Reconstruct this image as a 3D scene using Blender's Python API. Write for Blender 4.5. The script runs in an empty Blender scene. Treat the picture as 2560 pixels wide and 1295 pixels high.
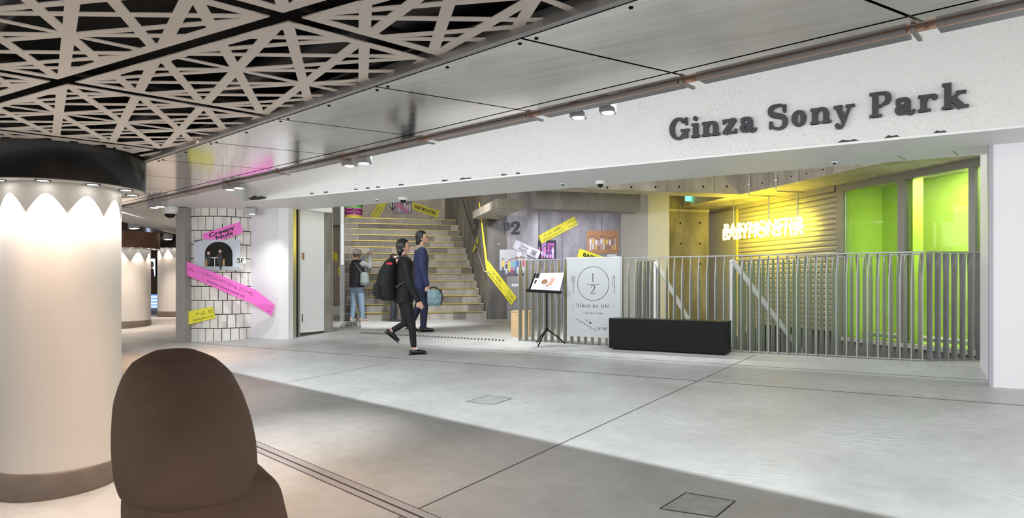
import bpy, bmesh, math, random
from mathutils import Vector, Matrix, geometry
random.seed(7)
S = bpy.context.scene
COL = S.collection
V = Vector
PI = math.pi

# ------------------------------------------------------------------ camera
FPX, HY = 1659.0, 708.0             # focal length and horizon row, for a 2560x1295 frame
CAMZ = 0.88                         # above the park floor
FW = V((-.5125, .8587, 0)); RT = V((.8587, .5125, 0))
cam_d = bpy.data.cameras.new('camera'); cam = bpy.data.objects.new('camera', cam_d); COL.objects.link(cam)
cam_d.sensor_width = 36; cam_d.lens = FPX / 2560 * 36
cam_d.shift_y = (HY - 647.5) / 2560
cam_d.clip_start = .05; cam_d.clip_end = 200
cam.location = (0, 0, CAMZ); cam.rotation_euler = (PI / 2, 0, math.atan2(.5125, .8587))
S.camera = cam

# ------------------------------------------------------------------ world + exposure
w = bpy.data.worlds.new('world'); S.world = w; w.use_nodes = True
bg = w.node_tree.nodes['Background']; bg.inputs[0].default_value = (1, .93, .87, 1); bg.inputs[1].default_value = 1.1
S.view_settings.view_transform = 'Standard'; S.view_settings.look = 'None'
S.view_settings.gamma = 1; S.view_settings.use_curve_mapping = False
S.view_settings.exposure = 0.16

# ------------------------------------------------------------------ measured geometry helpers
CREASE, SLOPE = 8.9, .052           # the concourse floor ramps gently up to the park floor


def fz(y): return 0.0 if y >= CREASE else -SLOPE * (CREASE - y)


def ray(x, y): return FW + RT * ((x - 1280) / FPX) + V((0, 0, (HY - y) / FPX))


def P(x, y, d): return V((0, 0, CAMZ)) + ray(x, y) * d          # point at depth d


def G(x, y):                                                     # floor point
    r = ray(x, y); lo, hi = .3, 80.
    for _ in range(60):
        m = (lo + hi) / 2; p = V((0, 0, CAMZ)) + r * m
        if p.z > fz(p.y): lo = m
        else: hi = m
    return V((0, 0, CAMZ)) + r * lo


def Zp(x, y, z): return V((0, 0, CAMZ)) + ray(x, y) * ((z - CAMZ) / ((HY - y) / FPX))


class WallPlane:                                                 # vertical plane through two plan points
    def __init__(s, p, q):
        s.p = V((p.x, p.y, 0)); d = V((q.x - p.x, q.y - p.y, 0)); s.u = d.normalized()
        n = V((-s.u.y, s.u.x, 0))
        if n.dot(-s.p) < 0: n = -n
        s.n = n                                                  # towards the camera

    def at(s, x, y, off=0.0):
        r = ray(x, y); o = V((0, 0, CAMZ))
        t = (s.p + s.n * off - o).dot(s.n) / r.dot(s.n)
        return o + r * t


def depth(p): return p.dot(FW)


def plan(a, b): return RT * a + FW * b                           # camera-plan metres to world


# ------------------------------------------------------------------ materials
MATS = {}


def mat(name, col, rough=.6, metal=0., bump=0., bscale=20., var=0., vscale=3., emit=None, estr=0., spec=.5, trans=0., alpha=1., stretch=None):
    if name in MATS: return MATS[name]
    m = bpy.data.materials.new(name); m.use_nodes = True; MATS[name] = m
    nt = m.node_tree; b = nt.nodes['Principled BSDF']
    b.inputs['Base Color'].default_value = (*col, 1); b.inputs['Roughness'].default_value = rough
    b.inputs['Metallic'].default_value = metal
    if 'Specular IOR Level' in b.inputs: b.inputs['Specular IOR Level'].default_value = spec
    if trans: b.inputs['Transmission Weight'].default_value = trans
    if alpha < 1: b.inputs['Alpha'].default_value = alpha
    if emit:
        b.inputs['Emission Color'].default_value = (*emit, 1); b.inputs['Emission Strength'].default_value = estr
    if bump or var:
        tc = nt.nodes.new('ShaderNodeTexCoord'); mp = nt.nodes.new('ShaderNodeMapping')
        nt.links.new(tc.outputs['Object'], mp.inputs['Vector'])
        if stretch: mp.inputs['Scale'].default_value = stretch
    if var:
        n = nt.nodes.new('ShaderNodeTexNoise'); n.inputs['Scale'].default_value = vscale; n.inputs['Detail'].default_value = 6
        r = nt.nodes.new('ShaderNodeValToRGB'); nt.links.new(mp.outputs[0], n.inputs['Vector'])
        r.color_ramp.elements[0].position = .3; r.color_ramp.elements[1].position = .7
        r.color_ramp.elements[0].color = (*[max(0, c * (1 - var)) for c in col], 1)
        r.color_ramp.elements[1].color = (*[min(1, c * (1 + var * .5)) for c in col], 1)
        nt.links.new(n.outputs[0], r.inputs[0]); nt.links.new(r.outputs[0], b.inputs['Base Color'])
    if bump:
        n = nt.nodes.new('ShaderNodeTexNoise'); n.inputs['Scale'].default_value = bscale; n.inputs['Detail'].default_value = 5
        bp = nt.nodes.new('ShaderNodeBump'); bp.inputs['Strength'].default_value = bump; bp.inputs['Distance'].default_value = .02
        nt.links.new(mp.outputs[0], n.inputs['Vector']); nt.links.new(n.outputs[0], bp.inputs['Height'])
        nt.links.new(bp.outputs[0], b.inputs['Normal'])
    return m


def node_mat(name, build):
    m = bpy.data.materials.new(name); m.use_nodes = True; MATS[name] = m
    nt = m.node_tree
    build(nt, nt.nodes['Principled BSDF'], lambda t: nt.nodes.new('ShaderNode' + t), nt.links.new)
    return m


def _floor(nt, b, N, L):
    tc = N('TexCoord'); n1 = N('TexNoise'); n1.inputs['Scale'].default_value = 1.3; n1.inputs['Detail'].default_value = 3
    L(tc.outputs['Object'], n1.inputs['Vector'])
    r = N('ValToRGB'); r.color_ramp.elements[0].position = .32; r.color_ramp.elements[1].position = .72
    r.color_ramp.elements[0].color = (.43, .43, .42, 1); r.color_ramp.elements[1].color = (.62, .62, .615, 1)
    n2 = N('TexNoise'); n2.inputs['Scale'].default_value = 9; n2.inputs['Detail'].default_value = 8; L(tc.outputs['Object'], n2.inputs['Vector'])
    mx = N('Mix'); mx.data_type = 'FLOAT'; mx.inputs[0].default_value = .35
    L(n1.outputs[0], mx.inputs[2]); L(n2.outputs[0], mx.inputs[3]); L(mx.outputs[0], r.inputs[0]); L(r.outputs[0], b.inputs['Base Color'])
    # trowel ripples: warped bands broken by noise
    n4 = N('TexNoise'); n4.inputs['Scale'].default_value = .9; n4.inputs['Detail'].default_value = 1; L(tc.outputs['Object'], n4.inputs['Vector'])
    sc = N('VectorMath'); sc.operation = 'SCALE'; sc.inputs['Scale'].default_value = 1.6; L(n4.outputs['Color'], sc.inputs[0])
    ad = N('VectorMath'); ad.operation = 'ADD'; L(tc.outputs['Object'], ad.inputs[0]); L(sc.outputs[0], ad.inputs[1])
    mp = N('Mapping'); mp.inputs['Scale'].default_value = (9, 34, 9); L(ad.outputs[0], mp.inputs['Vector'])
    n5 = N('TexNoise'); n5.inputs['Scale'].default_value = 1; n5.inputs['Detail'].default_value = 3; L(mp.outputs[0], n5.inputs['Vector'])
    ms = N('MapRange'); ms.inputs[1].default_value = .45; ms.inputs[2].default_value = .7; L(n1.outputs[0], ms.inputs[0])
    mu = N('Math'); mu.operation = 'MULTIPLY'; L(n5.outputs[0], mu.inputs[0]); L(ms.outputs[0], mu.inputs[1])
    bp = N('Bump'); bp.inputs['Strength'].default_value = .9; bp.inputs['Distance'].default_value = .02
    L(mu.outputs[0], bp.inputs['Height']); L(bp.outputs[0], b.inputs['Normal'])
    b.inputs['Roughness'].default_value = .42; b.inputs['Specular IOR Level'].default_value = .45


def _beam(nt, b, N, L):
    tc = N('TexCoord'); n = N('TexNoise'); n.inputs['Scale'].default_value = 75; n.inputs['Detail'].default_value = 3; L(tc.outputs['Object'], n.inputs['Vector'])
    big = N('TexNoise'); big.inputs['Scale'].default_value = .9; L(tc.outputs['Object'], big.inputs['Vector'])
    r = N('ValToRGB'); r.color_ramp.elements[0].position = .3; r.color_ramp.elements[1].position = .46
    r.color_ramp.elements[0].color = (.58, .55, .51, 1); r.color_ramp.elements[1].color = (.75, .74, .72, 1)
    mx = N('Mix'); mx.data_type = 'FLOAT'; mx.inputs[0].default_value = .25; L(n.outputs[0], mx.inputs[2]); L(big.outputs[0], mx.inputs[3])
    L(mx.outputs[0], r.inputs[0]); L(r.outputs[0], b.inputs['Base Color'])
    bp = N('Bump'); bp.inputs['Strength'].default_value = .6; bp.inputs['Distance'].default_value = .012
    L(n.outputs[0], bp.inputs['Height']); L(bp.outputs[0], b.inputs['Normal']); b.inputs['Roughness'].default_value = .8


def _conc(nt, b, N, L, c0=(.20, .185, .155), c1=(.40, .375, .33)):
    tc = N('TexCoord'); mp = N('Mapping'); mp.inputs['Scale'].default_value = (2.2, 2.2, .8); L(tc.outputs['Object'], mp.inputs['Vector'])
    n = N('TexNoise'); n.inputs['Scale'].default_value = 1.6; n.inputs['Detail'].default_value = 9; n.inputs['Roughness'].default_value = .6; L(mp.outputs[0], n.inputs['Vector'])
    r = N('ValToRGB'); r.color_ramp.elements[0].position = .32; r.color_ramp.elements[1].position = .68
    r.color_ramp.elements[0].color = (*c0, 1); r.color_ramp.elements[1].color = (*c1, 1)
    L(n.outputs[0], r.inputs[0]); L(r.outputs[0], b.inputs['Base Color'])
    n2 = N('TexNoise'); n2.inputs['Scale'].default_value = 30; L(tc.outputs['Object'], n2.inputs['Vector'])
    bp = N('Bump'); bp.inputs['Strength'].default_value = .2; bp.inputs['Distance'].default_value = .01
    L(n2.outputs[0], bp.inputs['Height']); L(bp.outputs[0], b.inputs['Normal']); b.inputs['Roughness'].default_value = .65


def _steel(nt, b, N, L):
    # brushed stainless soffit: fine streaks along the long panel direction
    tc = N('TexCoord'); mp = N('Mapping'); mp.inputs['Rotation'].default_value = (0, 0, .208); mp.inputs['Scale'].default_value = (.5, 11, 1); L(tc.outputs['Object'], mp.inputs['Vector'])
    n = N('TexNoise'); n.inputs['Scale'].default_value = 4; n.inputs['Detail'].default_value = 6; L(mp.outputs[0], n.inputs['Vector'])
    r = N('ValToRGB'); r.color_ramp.elements[0].color = (.74, .69, .64, 1); r.color_ramp.elements[1].color = (.84, .82, .79, 1)
    r.color_ramp.elements[0].position = .35; r.color_ramp.elements[1].position = .65
    L(n.outputs[0], r.inputs[0]); L(r.outputs[0], b.inputs['Base Color'])
    m2 = N('MapRange'); m2.inputs[3].default_value = .06; m2.inputs[4].default_value = .13; L(n.outputs[0], m2.inputs[0]); L(m2.outputs[0], b.inputs['Roughness'])
    big = N('TexNoise'); big.inputs['Scale'].default_value = 1.1; L(tc.outputs['Object'], big.inputs['Vector'])
    bp = N('Bump'); bp.inputs['Strength'].default_value = .05; bp.inputs['Distance'].default_value = .02; L(big.outputs[0], bp.inputs['Height']); L(bp.outputs[0], b.inputs['Normal'])
    b.inputs['Metallic'].default_value = 1


FLOOR = node_mat('floor_concrete', _floor)
BEAM = node_mat('rough_white_concrete', _beam)
CONC = node_mat('board_marked_concrete', _conc)
CONCL = node_mat('pale_concrete', lambda nt, b, N, L: _conc(nt, b, N, L, (.40, .37, .31), (.70, .66, .59)))
CONCG = node_mat('grey_wall_concrete', lambda nt, b, N, L: _conc(nt, b, N, L, (.23, .225, .23), (.38, .37, .375)))
STEEL = node_mat('brushed_steel', _steel)
WHITE = mat('white_paint', (.80, .81, .80), .5, bump=.05, bscale=60)
WALLP = mat('white_plaster', (.80, .79, .81), .55, bump=.08, bscale=80)
GREYM = mat('grey_metal', (.36, .36, .36), .38, .6)
SLAT = mat('galvanised_slat', (.34, .35, .35), .42, .35)
DARK = mat('black_gloss', (.012, .012, .012), .22, spec=.3)
BLACK = mat('black_matte', (.008, .008, .008), .55, spec=.25)
VOID = mat('ceiling_void_black', (.012, .011, .010), .8)
LATT = mat('beige_lattice', (.92, .87, .81), .42, bump=.03, bscale=90)
PINK = mat('pink_tape', (.90, .17, .62), .5)
YELL = mat('yellow_tape', (.83, .77, .05), .5)
GREEN = mat('green_tape', (.18, .72, .16), .5)
INK = mat('black_ink', (.012, .012, .014), .5)
LETTER = mat('charcoal_letter', (.035, .035, .04), .5)
ALU = mat('aluminium', (.62, .63, .64), .3, .9)
CHROME = mat('chrome', (.75, .76, .78), .16, 1)
TILE = mat('white_glazed_tile', (.80, .77, .72), .35, bump=.25, bscale=45, var=.12, vscale=5)
JOINT = mat('dark_joint', (.05, .045, .042), .8)
COLP = mat('column_white', (.82, .79, .75), .35)
BASEB = mat('taupe_base', (.20, .165, .14), .5, var=.15, vscale=8)
GRAYT = mat('taupe_metal', (.30, .28, .275), .5)
LAMPW = mat('lamp_white', (1, 1, 1), .5, emit=(1, .97, .93), estr=9)
LAMPC = mat('lamp_cool', (1, 1, 1), .5, emit=(.9, .96, 1), estr=9)
NEON = mat('neon_yellow', (1, .9, .2), .5, emit=(1, .86, .10), estr=10)
SKIN = mat('skin', (.55, .33, .24), .55)

# ------------------------------------------------------------------ mesh builder


class MB:
    def __init__(s): s.v = []; s.f = []; s.m = []; s.sm = []

    def add(s, vs, fs, mi=0, smooth=False):
        o = len(s.v); s.v += [tuple(p) for p in vs]
        for f in fs: s.f.append([i + o for i in f]); s.m.append(mi); s.sm.append(smooth)
        return s

    def box(s, c, size, rz=0., mi=0, M=None):
        hx, hy, hz = [k / 2 for k in size]; R = M if M is not None else Matrix.Rotation(rz, 3, 'Z'); c = V(c)
        vs = [c + R @ V((x, y, z)) for z in (-hz, hz) for x, y in ((-hx, -hy), (hx, -hy), (hx, hy), (-hx, hy))]
        return s.add(vs, [(3, 2, 1, 0), (4, 5, 6, 7), (0, 1, 5, 4), (1, 2, 6, 5), (2, 3, 7, 6), (3, 0, 4, 7)], mi)

    def prism(s, poly, ext, mi=0):
        n = len(poly); ext = V(ext); a = [V(p) for p in poly]; b = [p + ext for p in a]
        nm = V((0, 0, 0))
        for i in range(n): nm += a[i].cross(a[(i + 1) % n])
        if nm.dot(ext) > 0: a, b = a[::-1], b[::-1]
        fs = [list(range(n)), list(range(2 * n - 1, n - 1, -1))]
        fs += [(i, i + n, (i + 1) % n + n, (i + 1) % n) for i in range(n)]
        return s.add(a + b, fs, mi)

    def sheet(s, poly, nrm, mi=0):                      # possibly concave polygon, single sided print
        tri = geometry.tessellate_polygon([[V(p) for p in poly]])
        pl = [V(p) for p in poly]
        out = []
        for t in tri:
            k = (pl[t[1]] - pl[t[0]]).cross(pl[t[2]] - pl[t[0]])
            out.append(tuple(t) if k.dot(nrm) > 0 else tuple(reversed(t)))
        return s.add(pl, out, mi)

    def tube(s, pts, r, seg=8, mi=0, cap=True, smooth=True):
        pts = [V(p) for p in pts]; n = len(pts); rs = r if isinstance(r, (list, tuple)) else [r] * n
        t0 = (pts[1] - pts[0]).normalized(); up = V((0, 0, 1)) if abs(t0.z) < .9 else V((1, 0, 0))
        x = t0.cross(up).normalized(); vs = []
        for i, p in enumerate(pts):
            t = (pts[min(i + 1, n - 1)] - pts[max(i - 1, 0)]).normalized()
            x = (x - t * x.dot(t)).normalized(); y = t.cross(x)
            for k in range(seg):
                a = 2 * PI * k / seg; vs.append(p + (x * math.cos(a) + y * math.sin(a)) * rs[i])
        fs = [(i * seg + k, i * seg + (k + 1) % seg, (i + 1) * seg + (k + 1) % seg, (i + 1) * seg + k) for i in range(n - 1) for k in range(seg)]
        s.add(vs, fs, mi, smooth)
        if cap: s.add(vs[:seg], [tuple(range(seg))[::-1]], mi); s.add(vs[-seg:], [tuple(range(seg))], mi)
        return s

    def lathe(s, prof, c, seg=32, mi=0, smooth=True, a0=0, a1=2 * PI):
        c = V(c); full = abs(a1 - a0 - 2 * PI) < 1e-4; n = seg if full else seg + 1; vs = []
        for r, z in prof:
            for k in range(n):
                a = a0 + (a1 - a0) * k / seg; vs.append(c + V((r * math.cos(a), r * math.sin(a), z)))
        fs = []
        for i in range(len(prof) - 1):
            for k in range(seg):
                k2 = (k + 1) % n
                fs.append((i * n + k, i * n + k2, (i + 1) * n + k2, (i + 1) * n + k))
        return s.add(vs, fs, mi, smooth)

    def ell(s, c, r, seg=16, rings=10, M=None, mi=0, fn=None):
        c = V(c); vs = []
        for i in range(rings + 1):
            th = PI * i / rings
            for k in range(seg):
                a = 2 * PI * k / seg
                q = V((math.sin(th) * math.cos(a), math.sin(th) * math.sin(a), math.cos(th)))
                q = V((q.x * r[0], q.y * r[1], q.z * r[2]))
                if fn: q = fn(q)
                vs.append(c + (M @ q if M is not None else q))
        fs = [(i * seg + k, (i + 1) * seg + k, (i + 1) * seg + (k + 1) % seg, i * seg + (k + 1) % seg) for i in range(rings) for k in range(seg)]
        return s.add(vs, fs, mi, True)

    def mesh(s, name):
        m = bpy.data.meshes.new(name); m.from_pydata(s.v, [], s.f)
        m.polygons.foreach_set('material_index', s.m); m.polygons.foreach_set('use_smooth', s.sm); m.update()
        return m

    def build(s, name, mats, parent=None, at=None, label=None):
        return link(name, s.mesh(name), mats, parent, at, label)


def link(name, mesh, mats, parent=None, at=None, label=None):
    o = bpy.data.objects.new(name, mesh); COL.objects.link(o)
    if mats is not None and not len(mesh.materials):
        for m in (mats if isinstance(mats, (list, tuple)) else [mats]): mesh.materials.append(m)
    if parent is not None: adopt(o, parent)
    if at is not None: o.location = at
    if label: o['label'] = label
    return o


def adopt(o, parent):                     # all coordinates stay world coordinates
    o.parent = parent; o.matrix_parent_inverse = Matrix.Translation(-parent.location)


def thing(name, label, cat, loc=(0, 0, 0), group=None):
    o = bpy.data.objects.new(name, None); COL.objects.link(o); o.location = loc; o.empty_display_size = .1
    o['label'] = label; o['category'] = cat
    if group: o['group'] = group
    return o


def tag(o, label, cat, group=None):
    o['label'] = label; o['category'] = cat
    if group: o['group'] = group
    return o


def struct(o, label=None):
    o['kind'] = 'structure'
    if label: o['label'] = label
    return o


def light(name, kind, loc, power, col=(1, 1, 1), aim=None, **k):
    d = bpy.data.lights.new(name, kind); d.energy = power; d.color = col
    for a, b in k.items(): setattr(d, a, b)
    o = bpy.data.objects.new(name, d); COL.objects.link(o); o.location = loc
    if aim is not None:
        o.rotation_euler = (V(aim) - V(loc)).to_track_quat('-Z', 'Y').to_euler()
    return o


def clip(poly, p, n):                                   # keep the side where (q-p).n >= 0 (2-D)
    out = []
    for i in range(len(poly)):
        a, b = poly[i], poly[(i + 1) % len(poly)]
        da = (a[0] - p[0]) * n[0] + (a[1] - p[1]) * n[1]; db = (b[0] - p[0]) * n[0] + (b[1] - p[1]) * n[1]
        if da >= 0: out.append(a)
        if da * db < 0:
            t = da / (da - db); out.append((a[0] + (b[0] - a[0]) * t, a[1] + (b[1] - a[1]) * t))
    return out


# ------------------------------------------------------------------ slab-serif lettering from strokes
def glyph(ch, T, t):
    """outline polygons (lists of 2-D points) of one letter, cap height 1, and its advance"""
    Q = []

    def Vs(x, y0, y1, wd=None): wd = T if wd is None else wd; Q.append([(x - wd / 2, y0), (x + wd / 2, y0), (x + wd / 2, y1), (x - wd / 2, y1)])

    def Hs(x0, x1, y, wd=None):
        wd = t if wd is None else wd
        y0 = 0 if y == 0 else y - wd
        Q.append([(x0, y0), (x1, y0), (x1, y0 + wd), (x0, y0 + wd)])

    def C(pts):
        for _ in range(2):
            n = [pts[0]]
            for a, b in zip(pts, pts[1:]):
                n.append(tuple(a[i] * .75 + b[i] * .25 for i in range(3))); n.append(tuple(a[i] * .25 + b[i] * .75 for i in range(3)))
            pts = n + [pts[-1]]
        band(pts)

    def band(pts, closed=False):
        n = len(pts); L, R = [], []
        for i in range(n):
            a = pts[(i - 1) % n] if closed else pts[max(0, i - 1)]; b = pts[(i + 1) % n] if closed else pts[min(n - 1, i + 1)]
            dx, dy = b[0] - a[0], b[1] - a[1]; l = math.hypot(dx, dy) or 1
            h = pts[i][2] / 2; L.append((pts[i][0] - dy / l * h, pts[i][1] + dx / l * h)); R.append((pts[i][0] + dy / l * h, pts[i][1] - dx / l * h))
        for i in range(n if closed else n - 1):
            j = (i + 1) % n; Q.append([R[i], R[j], L[j], L[i]])

    def E(cx, cy, rx, ry, a0, a1):
        k = max(8, int(abs(a1 - a0) / 12)); pts = []
        for i in range(k + 1):
            a = math.radians(a0 + (a1 - a0) * i / k); pts.append((cx + rx * math.cos(a), cy + ry * math.sin(a), t + (T - t) * abs(math.cos(a)) ** 1.2))
        band(pts)

    def dot(x, y, r): Q.append([(x + r * math.cos(k * PI / 6), y + r * math.sin(k * PI / 6)) for k in range(12)])
    x = .66; adv = .8; hT, ht = T / 2, t / 2
    if ch == 'o': E(.37, x / 2, .30 - hT, x / 2 - ht + .01, 0, 360); adv = .76
    elif ch == 'G':
        E(.48, .5, .44 - hT, .5 - ht + .01, 40, 322); Vs(.80, .04, .44); Hs(.58, .98, .46); Vs(.84, .64, .98, t); adv = 1.02
    elif ch == 'i': Vs(.22, 0, x); Hs(.02, .42, 0); Hs(.04, .22, x); dot(.21, .88, .105); adv = .46
    elif ch in 'nh':
        Vs(.2, 0, x if ch == 'n' else 1); Hs(.02, .4, 0); Hs(.03, .2, x if ch == 'n' else 1); E(.43, .40, .21, .27 - ht, 0, 165); Vs(.64, 0, .42); Hs(.46, .84, 0); adv = .88
    elif ch == 'z':
        Hs(.06, .62, x); Hs(.06, .64, 0); band([(.56, x - .02, T), (.12, .02, T)]); Vs(.09, x - .2, x, t); Vs(.61, 0, .2, t); adv = .72
    elif ch == 'a':
        Vs(.48, .1, .44); E(.30, .44, .18, .22 - ht, 0, 155); dot(.14, .46, .09); E(.28, .19, .22 - hT * .7, .2 - ht, 0, 360); C([(.48, .16, T), (.50, .03, T * .7), (.62, .01, t), (.69, .06, t), (.70, .16, t)]); adv = .76
    elif ch == 'S':
        C([(.64, .72, t), (.60, .96, t), (.36, 1.0, t * 1.1), (.06, .9, T * .9), (.08, .62, T), (.36, .55, T), (.66, .44, T), (.68, .14, T * .9), (.5, -.02, t), (.34, 0, t), (.14, .06, t), (.1, .3, t)])
        Vs(.66, .66, .99, t); Vs(.07, .01, .34, t); adv = .82
    elif ch == 'y':
        band([(.15, x - .03, T), (.40, 0, T)]); C([(.64, x - .03, t), (.42, .04, t), (.34, -.2, t), (.24, -.27, t), (.1, -.22, t)]); dot(.14, -.15, .095); Hs(0, .34, x); Hs(.46, .80, x); adv = .8
    elif ch == 'P':
        Vs(.24, 0, 1); Hs(.03, .48, 0); Hs(.03, .5, 1); Hs(.24, .5, .5); E(.5, .725, .28 - hT * .6, .275 - ht, -90, 90); adv = .86
    elif ch == 'r':
        Vs(.22, 0, x); Hs(.02, .46, 0); Hs(.03, .22, x); E(.46, .40, .2, .26 - ht, 55, 165); dot(.6, .53, .105); adv = .76
    elif ch == 'k':
        Vs(.22, 0, 1); Hs(.02, .42, 0); Hs(.03, .22, 1); band([(.22, .26, t), (.64, x - .03, t)]); band([(.38, .40, T), (.68, .03, T)]); Hs(.48, .82, x); Hs(.5, .90, 0); adv = .94
    elif ch == 'N': Vs(.16, 0, 1, t); Vs(.76, 0, 1, t); band([(.14, .99, T), (.76, .01, T)]); Hs(.03, .29, 0); Hs(0, .18, 1); Hs(.62, .9, 1); adv = .94
    elif ch == 'b': Vs(.18, 0, 1); Hs(.02, .18, 1); E(.40, .33, .25 - hT, .33 - ht, 0, 360); adv = .72
    elif ch == 'u': Vs(.18, .2, x); E(.39, .24, .21, .24 - ht, 180, 350); Vs(.60, 0, x); Hs(.02, .18, x); Hs(.44, .6, x); Hs(.6, .74, 0); adv = .8
    elif ch == 'I': Vs(.2, 0, 1); Hs(.04, .36, 0); Hs(.04, .36, 1); adv = .42
    elif ch == 'c': E(.35, .33, .30 - hT, .34 - ht, 48, 318); dot(.53, .52, .07); adv = .64
    elif ch == '1': Vs(.28, 0, 1); band([(.1, .84, t), (.27, .97, t)]); Hs(.08, .48, 0); adv = .58
    elif ch == '2':
        C([(.12, .72, t), (.1, .98, t), (.36, 1.02, T * .8), (.62, .94, T), (.56, .6, T), (.34, .36, T * .8), (.1, .04, t)]); Hs(.08, .62, 0, t * 1.5); Vs(.62, 0, .24, t); dot(.16, .74, max(.05, T * .55)); adv = .72
    elif ch == '3':
        C([(.12, .78, t), (.14, .98, t), (.4, 1.0, T * .8), (.6, .86, T), (.52, .6, T * .8), (.26, .54, t)]); C([(.26, .54, t), (.56, .5, T * .8), (.68, .24, T), (.54, 0, T * .8), (.2, -.02, t), (.1, .2, t)]); dot(.15, .77, T * .55); dot(.13, .22, T * .55); adv = .74
    elif ch == 'F': Vs(.2, 0, 1); Hs(.03, .46, 0); Hs(.03, .68, 1); Hs(.2, .5, .55); Vs(.66, .72, 1, t); Vs(.5, .38, .65, t); adv = .76
    elif ch == 'B':
        Vs(.22, 0, 1); Hs(.03, .46, 0); Hs(.03, .44, 1); Hs(.22, .46, .55); E(.43, .755, .25 - hT * .6, .245 - ht, -90, 90); E(.45, .275, .3 - hT * .6, .275 - ht, -90, 90); adv = .82
    elif ch in '[]':
        xs = .12 if ch == '[' else .28; Vs(xs, -.15, 1.05, t); s = .16 if ch == '[' else -.16
        Hs(min(xs, xs + s), max(xs, xs + s), 1.05); Hs(min(xs, xs + s), max(xs, xs + s), -.1); adv = .4
    else: adv = .42
    return Q, adv


def letters(text, T, t, gap=.04):
    out, cx = [], 0
    for ch in text:
        Q, a = glyph(ch, T, t); out.append((ch, [[(px + cx, py) for px, py in q] for q in Q])); cx += a + gap
    return out, cx


_font_cache = {}


def font_mesh(text, bold=0.0):
    """flat text from the built-in typeface as (verts2d, faces), line height about 1"""
    key = (text, bold)
    if key in _font_cache: return _font_cache[key]
    cu = bpy.data.curves.new('txt', 'FONT'); cu.body = text; cu.size = 1; cu.resolution_u = 3
    cu.offset = bold
    o = bpy.data.objects.new('txt', cu); COL.objects.link(o)
    dg = bpy.context.evaluated_depsgraph_get()
    me = bpy.data.meshes.new_from_object(o.evaluated_get(dg))
    r = ([(v.co.x, v.co.y) for v in me.vertices], [tuple(p.vertices) for p in me.polygons])
    bpy.data.objects.remove(o); bpy.data.curves.remove(cu); bpy.data.meshes.remove(me)
    _font_cache[key] = r
    return r


class Quad:
    """flat four-cornered board (tl,tr,br,bl in 3-D) with u,v coordinates (v up), for prints"""

    def __init__(s, tl, tr, br, bl, n=None):
        s.c = [V(p) for p in (tl, tr, br, bl)]
        s.L = ((s.c[1] - s.c[0]).length + (s.c[2] - s.c[3]).length) / 2; s.W = ((s.c[0] - s.c[3]).length + (s.c[1] - s.c[2]).length) / 2
        k = (s.c[1] - s.c[3]).cross(s.c[0] - s.c[2]).normalized()
        if k.dot(V((0, 0, CAMZ)) - s.c[0]) < 0: k = -k
        s.n = n or k

    def at(s, u, v, off=0.):
        tl, tr, br, bl = s.c
        return (tl * (1 - u) + tr * u) * v + (bl * (1 - u) + br * u) * (1 - v) + s.n * off

    def sheet(s, mb, pts, mi=0, off=.002): mb.sheet([s.at(u, v, off) for u, v in pts], s.n, mi)

    def rect(s, mb, u0, v0, u1, v1, mi=0, off=.002): s.sheet(mb, [(u0, v0), (u1, v0), (u1, v1), (u0, v1)], mi, off)

    def disc(s, mb, u, v, r, mi=0, off=.002, ry=1.):      # r in metres
        s.sheet(mb, [(u + r * math.cos(k * PI / 8) / s.L, v + ry * r * math.sin(k * PI / 8) / s.W) for k in range(16)], mi, off)

    def line(s, mb, pts, wd, mi=0, off=.002):              # pts in (u,v), width in metres
        q = [V((u * s.L, v * s.W)) for u, v in pts]
        for a, b in zip(q, q[1:]):
            d = (b - a).normalized(); n = V((-d.y, d.x)) * wd / 2; d = d * wd / 2
            s.sheet(mb, [((p.x) / s.L, (p.y) / s.W) for p in (a - d + n, a - d - n, b + d - n, b + d + n)], mi, off)

    def font(s, mb, text, u, v, h, mi=0, off=.002, bold=0., sx=1., center=False, fit=0):   # h: cap-ish height as a fraction of the width
        vs, fs = font_mesh(text, bold)
        if not vs: return
        k = h * s.W / .73
        x0 = min(p[0] for p in vs); x1 = max(p[0] for p in vs)
        if fit: sx = fit * s.L / ((x1 - x0) * k)
        sh = -(x0 + x1) / 2 * k * sx / s.L if center else 0
        P3 = [s.at(u + sh + p[0] * k * sx / s.L, v + p[1] * k / s.W, off) for p in vs]
        ff = []
        for f in fs:
            nm = (P3[f[1]] - P3[f[0]]).cross(P3[f[2]] - P3[f[1]])
            ff.append(f if nm.dot(s.n) >= 0 else tuple(reversed(f)))
        mb.add(P3, ff, mi)

    def serif(s, mb, text, u, v, h, T, t, mi=0, off=.002, sx=1., gap=.04, center=False):
        out, wd = letters(text, T, t, gap); k = h * s.W
        sh = -wd / 2 * k * sx / s.L if center else 0
        for ch, Q in out:
            for q in Q: s.sheet(mb, [(u + sh + px * k * sx / s.L, v + py * k / s.W) for px, py in q], mi, off)

    def board(s, name, m, th, parent=None, zig=0, zig_n=5, edge=None, amp=.5):
        """solid board; zig: 1 right end, 2 left end, 3 both have a pinked edge"""
        pts = [(0, 0)]; am = amp * s.W / zig_n / s.L
        if zig & 1:
            for i in range(zig_n): pts += [(1, i / zig_n), (1 - am, (i + .5) / zig_n)]
            pts += [(1, 1)]
        else: pts += [(1, 0), (1, 1)]
        pts.append((0, 1))
        if zig & 2:
            for i in range(zig_n - 1, -1, -1): pts += [(am, (i + .5) / zig_n)] + ([(0, i / zig_n)] if i else [])
        pl = [s.at(u, v) for u, v in pts[:]]
        mb = MB(); mb.sheet([p + s.n * th for p in pl], s.n)
        n = len(pl)
        for i in range(n):
            a, b = pl[i], pl[(i + 1) % n]
            mb.add([a, b, b + s.n * th, a + s.n * th], [(0, 1, 2, 3)])
        return mb.build(name, m, parent)

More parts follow.
